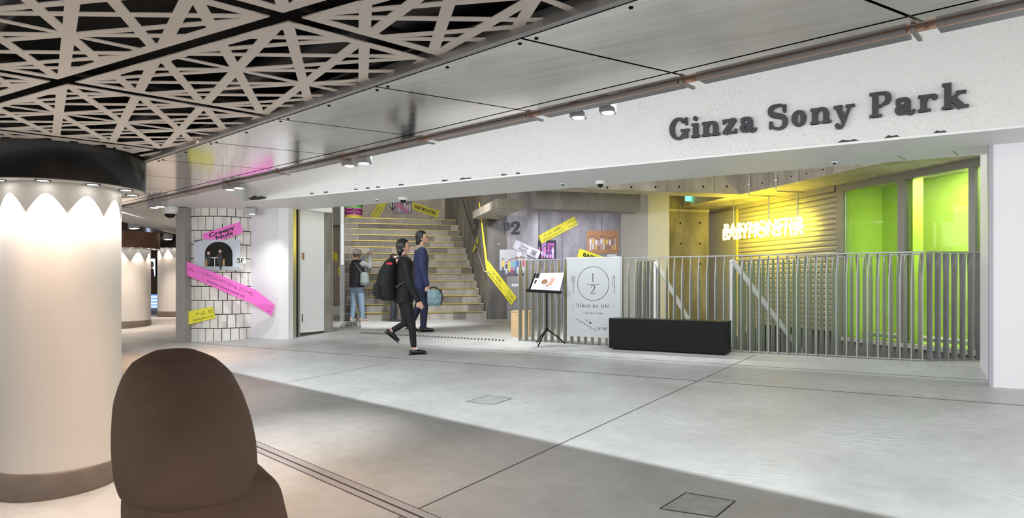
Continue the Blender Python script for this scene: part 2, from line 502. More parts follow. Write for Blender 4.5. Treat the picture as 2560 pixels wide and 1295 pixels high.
# ================================================================== LIGHTS OF THE PLACE
ZC = 1.676                           # underside of the low concourse ceiling
FAR0, FAR1 = Zp(303, 516, ZC), Zp(2560, 4, ZC)          # far edge of the steel soffit band
NEA0, NEA1 = Zp(367, 401, ZC), Zp(1500, 0, ZC)          # near edge, against the lattice
pd = (FAR1 - FAR0).normalized(); pn = V((-pd.y, pd.x, 0))   # along the band (to the right), and away from the camera
XL = -9.0


def far_at(x): return FAR0 + pd * ((x - FAR0.x) / pd.x)


# linear lights lying in the tray above the steel band, washing the beam and the park floor
for i, x in enumerate([-8.0, -6.7, -5.4, -4.1, -2.8, -1.5, -.2, 1.1, 2.4]):
    lip = far_at(x) + pn * .105
    ys = lip.y + 1.10; g = 1.10 * pn.y * .30 / (ZC - fz(ys))          # the tray's lip throws the shadow edge on the floor
    p = lip - pn * g + V((0, 0, .30))
    light('strip_light', 'AREA', p, 31, (.88, .95, 1), aim=p + pn * .95 + V((0, 0, -1)), shape='RECTANGLE', size=1.30, size_y=.008)
# linear lights on the hall side of the beam
for x in (-8.2, -6.4, -4.6, -2.8, -1.0, .6):
    light('hall_strip', 'AREA', (x, 8.12, 3.05), 12, (.94, .98, 1), aim=(x, 8.9, 0), shape='RECTANGLE', size=1.7, size_y=.05)
# spots of the hall inside the park (real ceiling spotlights of the stair hall)
DD = V((-.712, .703, 0)); AC = V((.703, .712, 0))        # stair-hall grid: away, and to the right
ST0, ST1 = G(858, 803), G(1217, 798)
for px, py, d, pw, aimx, aimy, aimd, col in [
        (1000, 470, 13.5, 420, 1000, 800, 14.5, (.97, .98, 1)), (1150, 460, 13.0, 330, 1100, 640, 19, (1, .93, .84)),
        (1315, 505, 14.3, 120, 1290, 660, 16.6, (.86, .85, 1)), (1405, 515, 15.3, 110, 1390, 640, 17.3, (.86, .85, 1)),
        (940, 470, 15, 330, 980, 560, 21, (1, .95, .86)), (1660, 440, 9.6, 200, 1700, 860, 9.2, (.97, .98, 1)), (1520, 515, 15.3, 130, 1510, 640, 17.3, (.86, .85, 1)), (1290, 440, 10, 240, 1290, 840, 10.6, (.97, .98, 1))]:
    light('spot_lamp', 'SPOT', P(px, py, d), pw, col, aim=P(aimx, aimy, aimd), spot_size=1.35, spot_blend=.8, shadow_soft_size=.06)

# ================================================================== STRUCTURE
# ---- floor with the stairwell opening
hole = [V((-2.35, 9.02, 0)), V((.16, 9.02, 0)), V((.95, 9.62, 0)), V((2.6, 10.5, 0)), V((-2.7, 15.2, 0)), V((-2.4, 10.9, 0))]
out = [V((-34, CREASE, 0)), V((7, CREASE, 0)), V((7, 34, 0)), V((-34, 34, 0))]
mb = MB()
tri = geometry.tessellate_polygon([out, hole]); al = out + hole
mb.add(al, [t if (al[t[1]] - al[t[0]]).cross(al[t[2]] - al[t[0]]).z > 0 else t[::-1] for t in tri])
mb.add([(-34, -5, fz(-5)), (7, -5, fz(-5)), (7, CREASE, 0), (-34, CREASE, 0)], [(0, 1, 2, 3)])
floor = struct(mb.build('floor', FLOOR), 'pale grey trowelled concrete floor')
# well walls and bottom
mb = MB()
for i in range(len(hole)):
    a, b = hole[i], hole[(i + 1) % len(hole)]
    mb.add([a, b, b + V((0, 0, -2.4)), a + V((0, 0, -2.4))], [(0, 1, 2, 3)])
mb.sheet([p + V((0, 0, -2.4)) for p in hole], V((0, 0, 1)))
struct(mb.build('wall_stairwell', CONCG), 'grey concrete lining of the stairwell opening')


def fstrip(mb, a, b, wd, th=.0015, mi=0):
    n = 24; a, b = V(a), V(b); d = (b - a); d.z = 0; d.normalize(); nn = V((-d.y, d.x, 0)) * wd / 2
    for i in range(n):
        p = a.lerp(b, i / n); q = a.lerp(b, (i + 1) / n)
        vs = []
        for k in (p - nn, q - nn, q + nn, p + nn): vs.append(V((k.x, k.y, fz(k.y) + th)))
        mb.add(vs, [(0, 1, 2, 3)], mi)


for a, b, wd in [((-9, 7.83, 0), (3.5, 7.83, 0), .012), ((-12, 6.76, 0), (4.5, 6.74, 0), .012), ((-2.25, 2.6, 0), (-1.63, 8.7, 0), .008), ((-6.2, 2.0, 0), (-5.6, 6.7, 0), .006)]:
    mb = MB(); fstrip(mb, a, b, wd); mb.build('floor_joint', JOINT, floor, label='thin dark joint in the concrete floor')
# steel shutter track let into the floor
mb = MB(); A, B = V((-13, 5.3, 0)), V((2.4, 1.46, 0))
A = V((-9.5, 4.55, 0)); B = V((1.5, 1.76, 0)); dn = V((-(B - A).y, (B - A).x, 0)).normalized()
if dn.y < 0: dn = -dn
for off, wd, mi, th in [(-.055, .005, 1, .002), (-.03, .045, 0, .003), (0, .018, 1, .002), (.032, .05, 0, .003), (.062, .006, 1, .002)]:
    fstrip(mb, A + dn * off, B + dn * off, wd, th, mi)
mb.build('floor_track', [mat('track_metal', (.56, .52, .52), .4, .5), JOINT], floor, label='double metal shutter track in the floor')
# square access covers
for cs in ([(1715, 1232), (1838, 1253), (1790, 1293), (1650, 1272)], [(1163, 1005), (1217, 989), (1281, 996), (1232, 1012)]):
    ps = [G(*c) for c in cs]; mb = MB()
    for i in range(4): fstrip(mb, ps[i], ps[(i + 1) % 4], .008, .0015, 1)
    c = sum(ps, V()) / 4; q = [c + (p - c) * .96 for p in ps]
    mb.add([V((k.x, k.y, fz(k.y) + .001)) for k in q], [(0, 1, 2, 3)] if (q[1] - q[0]).cross(q[2] - q[0]).z > 0 else [(3, 2, 1, 0)])
    mb.build('access_cover', [mat('cover_concrete', (.46, .455, .45), .6, var=.2, vscale=12), JOINT], floor, label='square access cover flush with the floor')
# drain slots in front of the stairs
mb = MB(); a, b = G(905, 832), G(1258, 851); n = 46
dd = (b - a); dd.z = 0; dd.normalize()
for i in range(n):
    p = a.lerp(b, i / (n - 1)); q = V((dd.x * .9 - dd.y * .4, dd.y * .9 + dd.x * .4, 0))
    fstrip(mb, p - V((-dd.y, dd.x, 0)) * .09 + dd * .05, p + V((-dd.y, dd.x, 0)) * .09 - dd * .05, .028)
o = mb.build('drain_slots', JOINT, floor, label='row of dark drain slots in the floor'); o['kind'] = 'stuff'

# ---- low concourse ceiling: lattice panels, joints, void
A4 = V((1.597 * .796 / 4, .020 * .796 / 4, 0)); B4 = V((.40 * .796 / 4, 1.262 * .796 / 4, 0)); VO = V((-3.608 * .796, 1.688 * .796, 0))
AX, BX = A4 * 4, B4 * 4
e0, e1 = far_at(-16) - pn * .12, far_at(5) - pn * .12
ceil = MB(); ceil.add([(-16, -4, ZC + .45), (5, -4, ZC + .45), (5, e1.y, ZC + .45), (-16, e0.y, ZC + .45)], [(3, 2, 1, 0)])
ceil = struct(ceil.build('ceiling', VOID), 'black void above the cut-out lattice ceiling')
nedge_p, nedge_n = NEA0 - pn * .004, -pn


def lat2(i, k, ci, ck): p = VO + AX * ci + BX * ck + A4 * i + B4 * k; return (p.x, p.y)


def inset_cell(ci, ck, gap):
    c = [lat2(0, 0, ci, ck), lat2(4, 0, ci, ck), lat2(4, 4, ci, ck), lat2(0, 4, ci, ck)]
    hp = []
    cx = sum(p[0] for p in c) / 4; cy = sum(p[1] for p in c) / 4
    for i in range(4):
        a, b = c[i], c[(i + 1) % 4]; n = V((-(b[1] - a[1]), b[0] - a[0])).normalized()
        if n.x * (cx - a[0]) + n.y * (cy - a[1]) < 0: n = -n
        hp.append(((a[0] + n.x * gap, a[1] + n.y * gap), n, a, b))
    return c, hp


TH = .004; GRID = []
for ci in range(-6, 5):
    for ck in range(-4, 6):
        c, hp = inset_cell(ci, ck, .027)
        ctr = V((sum(p[0] for p in c) / 4, sum(p[1] for p in c) / 4, ZC))
        if (ctr - nedge_p).dot(nedge_n) < -.9: continue
        dpt = depth(ctr)
        if dpt < .1: continue
        px = 1280 + FPX * ctr.dot(RT) / dpt; py = HY - FPX * (ZC - CAMZ) / dpt
        if px < -1500 or px > 2600 or py < -1100: continue
        strips = []

        def strip(a, b, wd):
            d = V((b[0] - a[0], b[1] - a[1])).normalized(); n = V((-d.y, d.x)) * wd / 2
            q = [(a[0] + n.x, a[1] + n.y), (b[0] + n.x, b[1] + n.y), (b[0] - n.x, b[1] - n.y), (a[0] - n.x, a[1] - n.y)]
            for pp, nn, _, _ in hp: q = clip(q, pp, nn) if q else q
            if q: q = clip(q, (nedge_p.x, nedge_p.y), (nedge_n.x, nedge_n.y))
            if len(q) > 2: strips.append(q)
        for pp, nn, a, b in hp:
            aa = (a[0] + nn.x * .043, a[1] + nn.y * .043); bb = (b[0] + nn.x * .043, b[1] + nn.y * .043); strip(aa, bb, .040)
        for k in range(-4, 9):
            for (di, dk, wd) in ((-2, 1, .037), (-1, 1, .037), (1, 1, .026), (2, 1, .026)):
                if (di, dk) == (1, 1) and k % 1: continue
                strip(lat2(2 - di * 8, k - dk * 8, ci, ck), lat2(2 + di * 8, k + dk * 8, ci, ck), wd)
        strip(lat2(2, -1, ci, ck), lat2(2, 5, ci, ck), .024)
        mb = MB()
        for qi, q in enumerate(strips): mb.prism([V((x, y, ZC + .00003 * qi)) for x, y in q], (0, 0, TH))
        if strips: mb.build('lattice_panel', LATT, ceil)
# joint channel beds and a few ducts in the void
mb = MB()
for i in range(-9, 6): gl = (VO + AX * i - BX * 4, VO + AX * i + BX * 6); GRID.append(gl)
for k in range(-4, 6): GRID.append((VO + BX * k - AX * 8, VO + BX * k + AX * 5))
for p, q in GRID:
    dp, dq = (p - nedge_p).dot(nedge_n), (q - nedge_p).dot(nedge_n)
    if dp < 0 and dq < 0: continue
    if dp * dq < 0:
        x = p.lerp(q, dp / (dp - dq)); p, q = (x, q) if dp < 0 else (p, x)
    mb.tube([V((p.x, p.y, ZC + .05)), V((q.x, q.y, ZC + .05))], .018, 4, 0)
mb.build('carrier_grid', VOID, ceil)
for y0, r in ((1.0, .05), (2.1, .06)):
    mb = MB(); mb.tube([(-9, y0 + 1.2, ZC + .3), (2, y0 - .6, ZC + .3)], r, 10); mb.build('duct', mat('duct_grey', (.12, .12, .12), .4, .6), ceil)

# ---- steel soffit band: one panel per bay, seams, screws, trims
band = bpy.data.objects.new('trim_1', None); COL.objects.link(band); band.location = (0, 0, ZC); struct(band, 'brushed steel soffit band under the concourse ceiling')
sp = [Zp(1719, 192, ZC), Zp(1326, 279, ZC)]; pitch = (sp[0] - sp[1]).dot(pd)
seam0 = Zp(941, 217, ZC); seam1 = Zp(1326, 279, ZC)
wv = (seam1 - seam0)                                     # skew seam direction, near edge to far edge
base = seam1 - pd * pitch * 12
for i in range(19):
    a = base + pd * pitch * i + pd * .006; b = base + pd * pitch * (i + 1) - pd * .006
    poly = [a, b, b - wv, a - wv]
    if b.x < -12.5 or a.x > 4: continue
    mb = MB(); mb.prism([V((p.x, p.y, ZC)) for p in poly], (0, 0, .02)); pan = mb.build('soffit_panel', STEEL, band)
    for q in (a - wv + pd * .03 + pn * .03, b - wv - pd * .03 + pn * .03, (a + b) / 2 - wv + pn * .03):
        s_ = MB(); s_.lathe([(0, -.004), (.006, -.003), (.008, 0)], V((q.x, q.y, ZC)), 8); s_.build('screw', BLACK, pan)
p0, p1 = base + pd * pitch * 0, base + pd * pitch * 18
mb = MB()
M3 = Matrix((pd, pn, V((0, 0, 1)))).transposed()
nm = (base - wv)
mid = lambda off, z: (lambda c: V((c.x, c.y, z)))((FAR0 + FAR1) / 2 + pn * off)
Ln = (p1 - p0).length + 6
mb = MB(); c = (NEA0 + NEA1) / 2; mb.box(V((c.x, c.y, ZC + .004)) + pn * -.012, (Ln, .026, .05), M=M3); mb.build('edge_trim', GREYM, band, label='dark grey edge trim beside the lattice')
mb = MB(); mb.box(mid(.012, ZC - .004), (Ln, .012, .022), M=M3); mb.build('copper_edge', mat('copper_edge', (.72, .47, .36), .3, .9), band, label='copper coloured lower edge strip')
i0 = 0
for i in range(19):
    a = base + pd * pitch * i + pd * .03; b = base + pd * pitch * (i + 1) - pd * .05
    if b.x < -12 or a.x > 4: continue
    c = (a + b) / 2 + pn * .064; mb = MB(); mb.box(V((c.x, c.y, ZC - .008)), ((b - a).length, .082, .012), M=M3); mb.build('light_tray', mat('tray_grey', (.30, .30, .31), .35, .7), band)
    mb = MB(); c = b + pn * .07 + pd * .02; mb.box(V((c.x, c.y, ZC - .014)), (.012, .11, .01), M=M3); mb.build('tray_clip', GREYM, band)
mb = MB(); mb.box(mid(.0025, ZC + .024), (Ln, .205, .006), M=M3); mb.build('tray_light_block', mat('tray_grey', (.30, .30, .31), .35, .7), band)  # added unseen plate: stops strip light leaking between trays and soffit panels
mb = MB(); mb.box(mid(-.10, ZC + .25), (Ln, .012, .5), M=M3); mb.build('back_plate', VOID, band, label='dark plate behind the light tray')

# ---- big rough white beam with smooth soffit
ZS = 2.15; YF, YB = 6.78, 8.0
mb = MB(); mb.box(((-8.9 + 5) / 2, (YF + YB) / 2, (ZS + .02 + 3.6) / 2), (13.9, YB - YF, 3.6 - ZS - .02)); beam = struct(mb.build('wall_beam', BEAM), 'rough white concrete beam over the park entrance')
mb = MB(); mb.box(((-8.9 + 5) / 2, (YF + YB) / 2 + .005, ZS + .01), (13.9, YB - YF, .02)); sof = struct(mb.build('ceiling_soffit', WHITE), 'smooth white soffit under the beam')
for px, ln in [(1112, .05), (1164, .1), (945, .04), (1003, .05), (1260, .04), (1295, .03), (2230, .06), (2120, .09), (2350, .05), (815, .05), (780, .04), (890, .04), (640, .1), (920, .04)]:
    r = ray(px, 400); t = YF / r.y; x = r.x * t
    mb = MB(); pts = [V((x - ln, YF - .004, ZS + .022)), V((x + ln, YF - .004, ZS + .022)), V((x + ln * .6, YF - .004, ZS + .04)), V((x + ln * .1, YF - .004, ZS + .034)), V((x - ln * .5, YF - .004, ZS + .045))]
    mb.prism(pts, (0, .01, 0)); mb.build('chipped_edge', JOINT, beam, label='dark chip along the lower edge')
for cs in ([(2244, 388), (2262, 399)], [(2381, 377), (2394, 388)]):
    a, b = Zp(*cs[0], ZS), Zp(*cs[1], ZS); mb = MB(); mb.tube([a - V((0, 0, .001)), b - V((0, 0, .001))], .006, 4); mb.build('hatch_gap', mat('gap_green', (.25, .36, .06), .6), sof, label='narrow open joint of a soffit hatch')
a, b = Zp(2262, 399, ZS), Zp(2394, 388, ZS)
mb = MB(); mb.box((-9.25, 8.27, ZS + .03), (.4, .54, .06)); mb.build('soffit_return', WHITE, sof)
# gap ceiling above
mb = MB(); mb.add([(-9, 2, 3.5), (6, 2, 3.5), (6, 7, 3.5), (-9, 7, 3.5)], [(3, 2, 1, 0)]); struct(mb.build('ceiling_gap', mat('gap_white', (.5, .5, .5), .8)), 'high ceiling behind the steel band')

# ---- right pillar
PF = G(2481, 967.5).y
mb = MB(); mb.box((.665 + 2.5, PF + .6, 1.1), (5.0, 1.2, 2.6)); pil = struct(mb.build('wall_right', WALLP), 'white plastered wall at the right edge')
mb = MB(); mb.box((.665 - .012, PF + .02, 1.0), (.03, .06, 2.3)); mb.build('corner_guard', mat('lilac_grey', (.40, .39, .44), .5), pil, label='grey metal corner guard')

# ---- left: tiled rounded wall, grey post, white column, steel slit, service door
T0, T1, T2, T3 = G(462, 853), G(551, 852.5), G(607, 847.5), G(623.5, 845)


def tpath(u):                                            # smooth plan curve along the tiled wall, u in metres
    pts = [V((T0.x, T0.y, 0)), V((-10.2, 6.96, 0)), V((-9.94, 7.12, 0)), V((-9.82, 7.38, 0)), V((-9.81, 7.62, 0))]
    for a, b in zip(pts, pts[1:]):
        l = (b - a).length
        if u <= l or b is pts[-1]: return a + (b - a) * (u / l)
        u -= l


def tnorm(u):
    a, b = tpath(max(0, u - .08)), tpath(u + .08); d = (b - a).normalized(); return V((d.y, -d.x, 0))


LT = 1.27; Z0, Z1 = -.12, ZS
mb = MB(); k = 20
prev = None
for i in range(k):
    u0, u1 = LT * i / k, LT * (i + 1) / k; a, b = tpath(u0), tpath(u1); n0, n1 = tnorm(u0), tnorm(u1)
    q = [a - n0 * .3, b - n1 * .3, b, a]
    mb.prism([V((p.x, p.y, Z0)) for p in q], (0, 0, Z1 - Z0))
tw = struct(mb.build('wall_tiled', JOINT), 'rounded wall clad in white upright tiles')
rows = 10; rh = (Z1 - Z0) / 9.6
for r in range(rows):
    z0 = Z0 + r * rh + .008; z1 = min(Z0 + (r + 1) * rh - .006, Z1 - .002); u = -(.07 if r % 2 else 0.0)
    while u < LT - .02:
        wdt = .138 + random.uniform(-.006, .006); u0, u1 = max(u, 0) + .007, min(u + wdt, LT) - .007; u += wdt
        if u1 - u0 < .02: continue
        um = (u0 + u1) / 2; th = .022 + random.uniform(-.003, .003)
        pts = []
        for uu in (u0, um, u1): pts.append(tpath(uu) + tnorm(uu) * th)
        inner = [tpath(uu) - tnorm(uu) * .002 for uu in (u1, um, u0)]
        mbt = MB(); mbt.prism([V((p.x, p.y, z0)) for p in inner + pts], (0, 0, z1 - z0)); mbt.build('tile', TILE, tw)
for px, py, ww, hh in ((562, 551, .075, .12), (563, 812, .055, .10)):
    pl = WallPlane(T0, T1); p = pl.at(px, py, .0); u = min(range(127), key=lambda i: (tpath(i / 100) - V((p.x, p.y, 0))).length) / 100
    c = tpath(u) + tnorm(u) * .032; mbt = MB(); mbt.box((c.x, c.y, p.z), (ww, .016, hh), rz=math.atan2(tnorm(u).x, -tnorm(u).y)); mbt.build('small_plate', mat('plate_grey', (.55, .52, .48), .5), tw, label='small blank plate')
pp = G(453, 857); mb = MB(); mb.box((pp.x - .02, pp.y + .05, 1.0), (.16, .16, 2.28), rz=.4); struct(mb.build('trim_2', GRAYT), 'taupe square corner post beside the tiled wall')
mb = MB(); mb.prism([V((x, y, -.1)) for x, y in ((-9.80, 7.57), (-9.11, 7.59), (-9.0, 7.70), (-9.0, 7.80), (-9.12, 7.82), (-9.12, 8.0), (-9.80, 8.6))], (0, 0, 2.35)); wcol = struct(mb.build('wall_left', WALLP), 'white plastered column beside the tiled wall')
mb = MB(); mb.box((-9.03, 7.84, 1.0), (.05, .07, 2.3)); mb.build('steel_jamb', mat('satin_steel', (.6, .6, .6), .3, 1), wcol, label='polished steel jamb')
mb = MB(); mb.box((-9.06, 7.905, 1.0), (.04, .05, 2.3)); mb.build('dark_slot', BLACK, wcol)
mb = MB(); mb.box((-9.045, 7.95, 1.0), (.05, .035, 2.3)); mb.build('steel_edge', GREYM, wcol)
mb = MB(); mb.box((-9.09, 8.26, 1.085), (.1, .56, 2.13)); dr = struct(mb.build('door_1', WHITE), 'flat white service door leaf')
DW = WallPlane(V((-9.04, 7.9, 0)), V((-9.04, 8.6, 0)))
p = DW.at(757, 640); mb = MB(); mb.box((-9.035, p.y, p.z), (.012, .05, .12)); pl = mb.build('switch_plate', mat('brass_plate', (.45, .40, .28), .35, .6), dr, label='small metal key-switch plate')
mb = MB(); mb.box((-9.026, p.y, p.z - .03), (.01, .016, .016)); mb.build('button', mat('red_button', (.7, .05, .04), .4), pl)
mb = MB(); mb.box((-9.026, p.y, p.z + .04), (.01, .03, .014)); mb.build('label_strip', mat('red_button', (.7, .05, .04), .4), pl)
p = DW.at(759, 795); mb = MB(); mb.box((-9.035, p.y, p.z), (.012, .06, .14)); mb.box((-9.032, p.y - .033, p.z), (.014, .006, .14), mi=1); mb.build('cover_plate', [WHITE, BLACK], dr, label='blank white cover plate')
mb = MB(); mb.box((-9.12, 8.63, 1.05), (.16, .14, 2.3)); cpost = struct(mb.build('wall_post', CONC), 'narrow board-marked concrete post')
mb = MB(); mb.box((-9.03, 8.72, 1.05), (.02, .03, 2.3)); mb.build('steel_edge', GREYM, cpost)
# white ceiling left of the beam
mb = MB(); q = [(-7.0, 4.6), (-8.9, 6.8), (-8.9, 8.6), (-14.7, 9.37), (-11.9, 6.5), (-10.2, 4.2)]
mb.prism([V((x, y, ZS)) for x, y in q], (0, 0, .3)); struct(mb.build('ceiling_left', WHITE), 'smooth white ceiling beside the tiled wall')
mb = MB(); a, b = V((-10.2, 4.2, 0)), V((-14.9, 9.6, 0)); d = (b - a).normalized(); M2 = Matrix((d, V((-d.y, d.x, 0)), V((0, 0, 1)))).transposed()
c = (a + b) / 2; mb.box((c.x - .06, c.y - .05, ZS - .03), ((b - a).length, .14, .14), M=M2); struct(mb.build('trim_3', mat('fascia_grey', (.55, .53, .51), .5)), 'pale grey fascia at the ceiling step')
mb = MB(); mb.add([(-9.5, 2.0, ZS - .02), (-34, 2, ZS - .02), (-34, 30, ZS - .02), (-14.9, 30, ZS - .02), (-14.9, 9.6, ZS - .02), (-10.2, 4.1, ZS - .02)], [(0, 1, 2, 3, 4, 5)])
struct(mb.build('ceiling_far', mat('rippled_steel', (.52, .47, .43), .16, 1, bump=.25, bscale=2.5)), 'rippled reflective ceiling of the far concourse')

# ================================================================== COLUMNS WITH RING LIGHTS
def ring_column(cx, cy, R, RR, z0, zb, zt, label, n, power, colr, seg=64, lamps=None, ringm=None, phase=.5):
    c = V((cx, cy, 0))
    root = thing('round_column', label, 'column', V((cx, cy, z0)))
    MB().lathe([(R, z0 + .14), (R, zt)], c, seg).build('shaft', COLP, root)
    MB().lathe([(R + .004, z0 - .03), (R + .012, z0 + .13), (R + .004, z0 + .145), (R, z0 + .145)], c, seg).build('base_skirting', BASEB, root, label='taupe skirting around the foot')
    ring = MB().lathe([(R, zb), (RR - .012, zb), (RR - .012, zb + .012)], c, seg, smooth=False).build('ring_underside', mat('ring_grey', (.45, .44, .43), .4), root)
    MB().lathe([(RR - .012, zb + .002), (RR, zb + .006), (RR, zt + .04)], c, seg).build('ring_fascia', ringm or DARK, root, label='glossy black ring band')
    for k in range(n):
        a = 2 * PI * (k + phase) / n; p = c + V((math.cos(a), math.sin(a), 0)) * (R + (RR - R) * .46) + V((0, 0, zb))
        if (V((0, 0, 0)) - c).dot(V((math.cos(a), math.sin(a), 0))) < -.35 * c.length: continue
        o = MB(); o.lathe([(.030, -.004), (.040, -.004), (.042, .004)], p, 14); o = o.build('downlight_bezel', BLACK, root)
        MB().lathe([(.0, -.003), (.031, -.003)], p, 14).build('lamp', LAMPW, o)
        if lamps is None or k % lamps == 0:
            light('column_downlight', 'SPOT', p - V((math.cos(a), math.sin(a), 0)) * min(.02, (RR - R) * .12) - V((0, 0, .008)), power, colr, aim=p - V((math.cos(a), math.sin(a), 0)) * min(.02, (RR - R) * .12) - V((0, 0, 1)), spot_size=1.24, spot_blend=.15, shadow_soft_size=.012)
    return root


pts = [G(0, 1273), G(115, 1264), G(229, 1240), G(298, 1215)]


def circ(a, b, c):
    ax, ay, bx, by, cx, cy = a.x, a.y, b.x, b.y, c.x, c.y
    d = 2 * (ax * (by - cy) + bx * (cy - ay) + cx * (ay - by))
    ux = ((ax * ax + ay * ay) * (by - cy) + (bx * bx + by * by) * (cy - ay) + (cx * cx + cy * cy) * (ay - by)) / d
    uy = ((ax * ax + ay * ay) * (cx - bx) + (bx * bx + by * by) * (ax - cx) + (cx * cx + cy * cy) * (bx - ax)) / d
    return V((ux, uy, 0)), math.hypot(ax - ux, ay - uy)


CC, CR = circ(pts[0], pts[1], pts[3])
th = math.atan2(304 - 1280, FPX); rr = RT * math.sin(th) + FW * math.cos(th)
CR = abs(CC.x * rr.y - CC.y * rr.x)
th = math.atan2(367 - 1280, FPX); rr = RT * math.sin(th) + FW * math.cos(th)
RR = abs(CC.x * rr.y - CC.y * rr.x)
dn_ = depth(CC) - RR
zb = CAMZ + (HY - 443) / FPX * dn_ - .0


def lamp_px(a):
    p = CC + V((math.cos(a), math.sin(a), 0)) * (CR + (RR - CR) * .46); return 1280 + FPX * p.dot(RT) / depth(p), depth(p)


best = min(range(200), key=lambda i: min(abs(lamp_px(2 * PI * (k + i / 200) / 10)[0] - 107) + 100 * (lamp_px(2 * PI * (k + i / 200) / 10)[1] > depth(CC)) for k in range(10)))
ring_column(CC.x, CC.y, CR, RR, fz(CC.y), zb, ZC, 'large white round column with glossy black ring light, in the left foreground', 10, 22, (1, .91, .84), phase=best / 200)
f1 = G(295, 817); f2 = G(448, 790)
BROWN = mat('brown_ring', (.16, .08, .05), .35)
ring_column(f1.x, f1.y, .62, .80, fz(f1.y), 1.62, 1.92, 'pale round column with brown ring, beyond the foreground column', 22, 20, (1, .80, .66), 40, 2, BROWN)
ring_column(f2.x, f2.y, .52, .66, 0, 1.80, 2.05, 'far pale round column with black ring, beside the taupe post', 20, 20, (1, .80, .68), 40, 2)

# ================================================================== STAIR HALL
SW = (ST1 - ST0).length
NSTEP, RISE, GO = 15, .188, .31
stairs = thing('concrete_stairs', 'wide concrete staircase with yellow nosings rising behind the walkers', 'staircase', ST0)
stm = [node_mat('step_a', lambda nt, b, N, L: _conc(nt, b, N, L, (.26, .245, .215), (.40, .38, .34))), node_mat('step_b', lambda nt, b, N, L: _conc(nt, b, N, L, (.13, .12, .10), (.22, .205, .18)))]
NOSE = mat('yellow_nosing', (.44, .34, .06), .4, .2)
MS = Matrix((AC, DD, V((0, 0, 1)))).transposed()
step_cuts = [.16, .44, .72, .9]
for k in range(NSTEP):
    c = ST0 + AC * SW / 2 + DD * (GO * k + .6); z = RISE * (k + 1)
    mb = MB(); xs = [0] + sorted(min(.97, max(.05, u + random.uniform(-.06, .06))) for u in step_cuts) + [1]
    for j in range(len(xs) - 1):
        cc = ST0 + AC * (SW * (xs[j] + xs[j + 1]) / 2) + DD * (GO * k + .6)
        mb.box((cc.x, cc.y, z / 2 if k == 0 else z - RISE / 2), (SW * (xs[j + 1] - xs[j]) - .002, 1.2, RISE), M=MS, mi=random.choice([0, 0, 1]))
    st = mb.build('step', stm, stairs)
    n = ST0 + AC * (SW * .52) + DD * (GO * k + .02)
    MB().box((n.x - DD.x * .03, n.y - DD.y * .03, z - .002), (SW * .9, .05, .02), M=MS).build('nosing_strip', NOSE, st)
    n = ST0 + AC * (SW * .5) + DD * (GO * k + .012)
    MB().box((n.x, n.y, z - .004), (SW - .02, .03, .012), M=MS).build('nosing_edge', mat('pale_edge', (.6, .6, .58), .5), st)


def wallbox(name, a, b, z0, z1, th, m, label, away=DD):
    d = (b - a); d.z = 0; n = V((-d.y, d.x, 0)).normalized()
    if n.dot(FW) < 0: n = -n
    mb = MB(); q = [a, b, b + n * th, a + n * th]
    mb.prism([V((p.x, p.y, z0)) for p in q], (0, 0, z1 - z0)); return struct(mb.build(name, m), label)


TOP = ST0 + DD * (GO * NSTEP + 2.2)
bw = wallbox('wall_stair_top', TOP - AC * 3, TOP + AC * (SW + 3), 2.4, 5.2, .3, CONCL, 'stained concrete wall at the top of the stairs')
MB().box(tuple(ST0 + AC * SW / 2 + DD * (GO * NSTEP + 1.1) + V((0, 0, RISE * NSTEP - .1))), (SW, 2.1, .2), M=MS).build('landing', stm[0], stairs)
sr = wallbox('wall_stair_right', ST1 + AC * .02, ST1 + AC * .02 + DD * 6.8, 0, 5.2, .5, CONC, 'board-marked concrete wall beside the stairs')
# boards: fine vertical joints on stair-right wall
B2A = ST1 + AC * .02; B2 = WallPlane(B2A, B2A + AC)
b2r = B2.at(1345, 700)
mb = MB(); q = [B2A, b2r, b2r + DD * 1.2, B2A + DD * 1.2 + AC * .3]
mb.prism([V((p.x, p.y, 0)) for p in q], (0, 0, 5)); b2w = struct(mb.build('wall_level_sign', CONCG), 'grey concrete wall carrying the level sign')
PW = WallPlane(B2A + DD * .55, B2A + DD * .55 + AC)
pa, pb = PW.at(1335, 700), PW.at(1625, 700)
pw = wallbox('wall_posters', pa, pb, 0, 3.5, .3, CONCG, 'grey concrete wall with photographs')
for px in (1406, 1504, 1553):
    p = PW.at(px, 600, .003); MB().box((p.x, p.y, 1.3), (.022, .008, 2.6), M=MS).build('panel_joint', mat('joint_blue', (.16, .17, .20), .6), pw)
for px, py in ((1250, 557), (1305, 557), (1247, 610), (1385, 564), (1479, 563), (1526, 564), (1431, 613), (1575, 612)):
    w_ = B2 if px < 1345 else PW; p = w_.at(px, py, .002); mb = MB(); mb.ell(p, (.022, .022, .022), 10, 6); mb.build('tie_hole_plug', mat('plug_grey', (.5, .5, .52), .6), b2w if px < 1345 else pw)
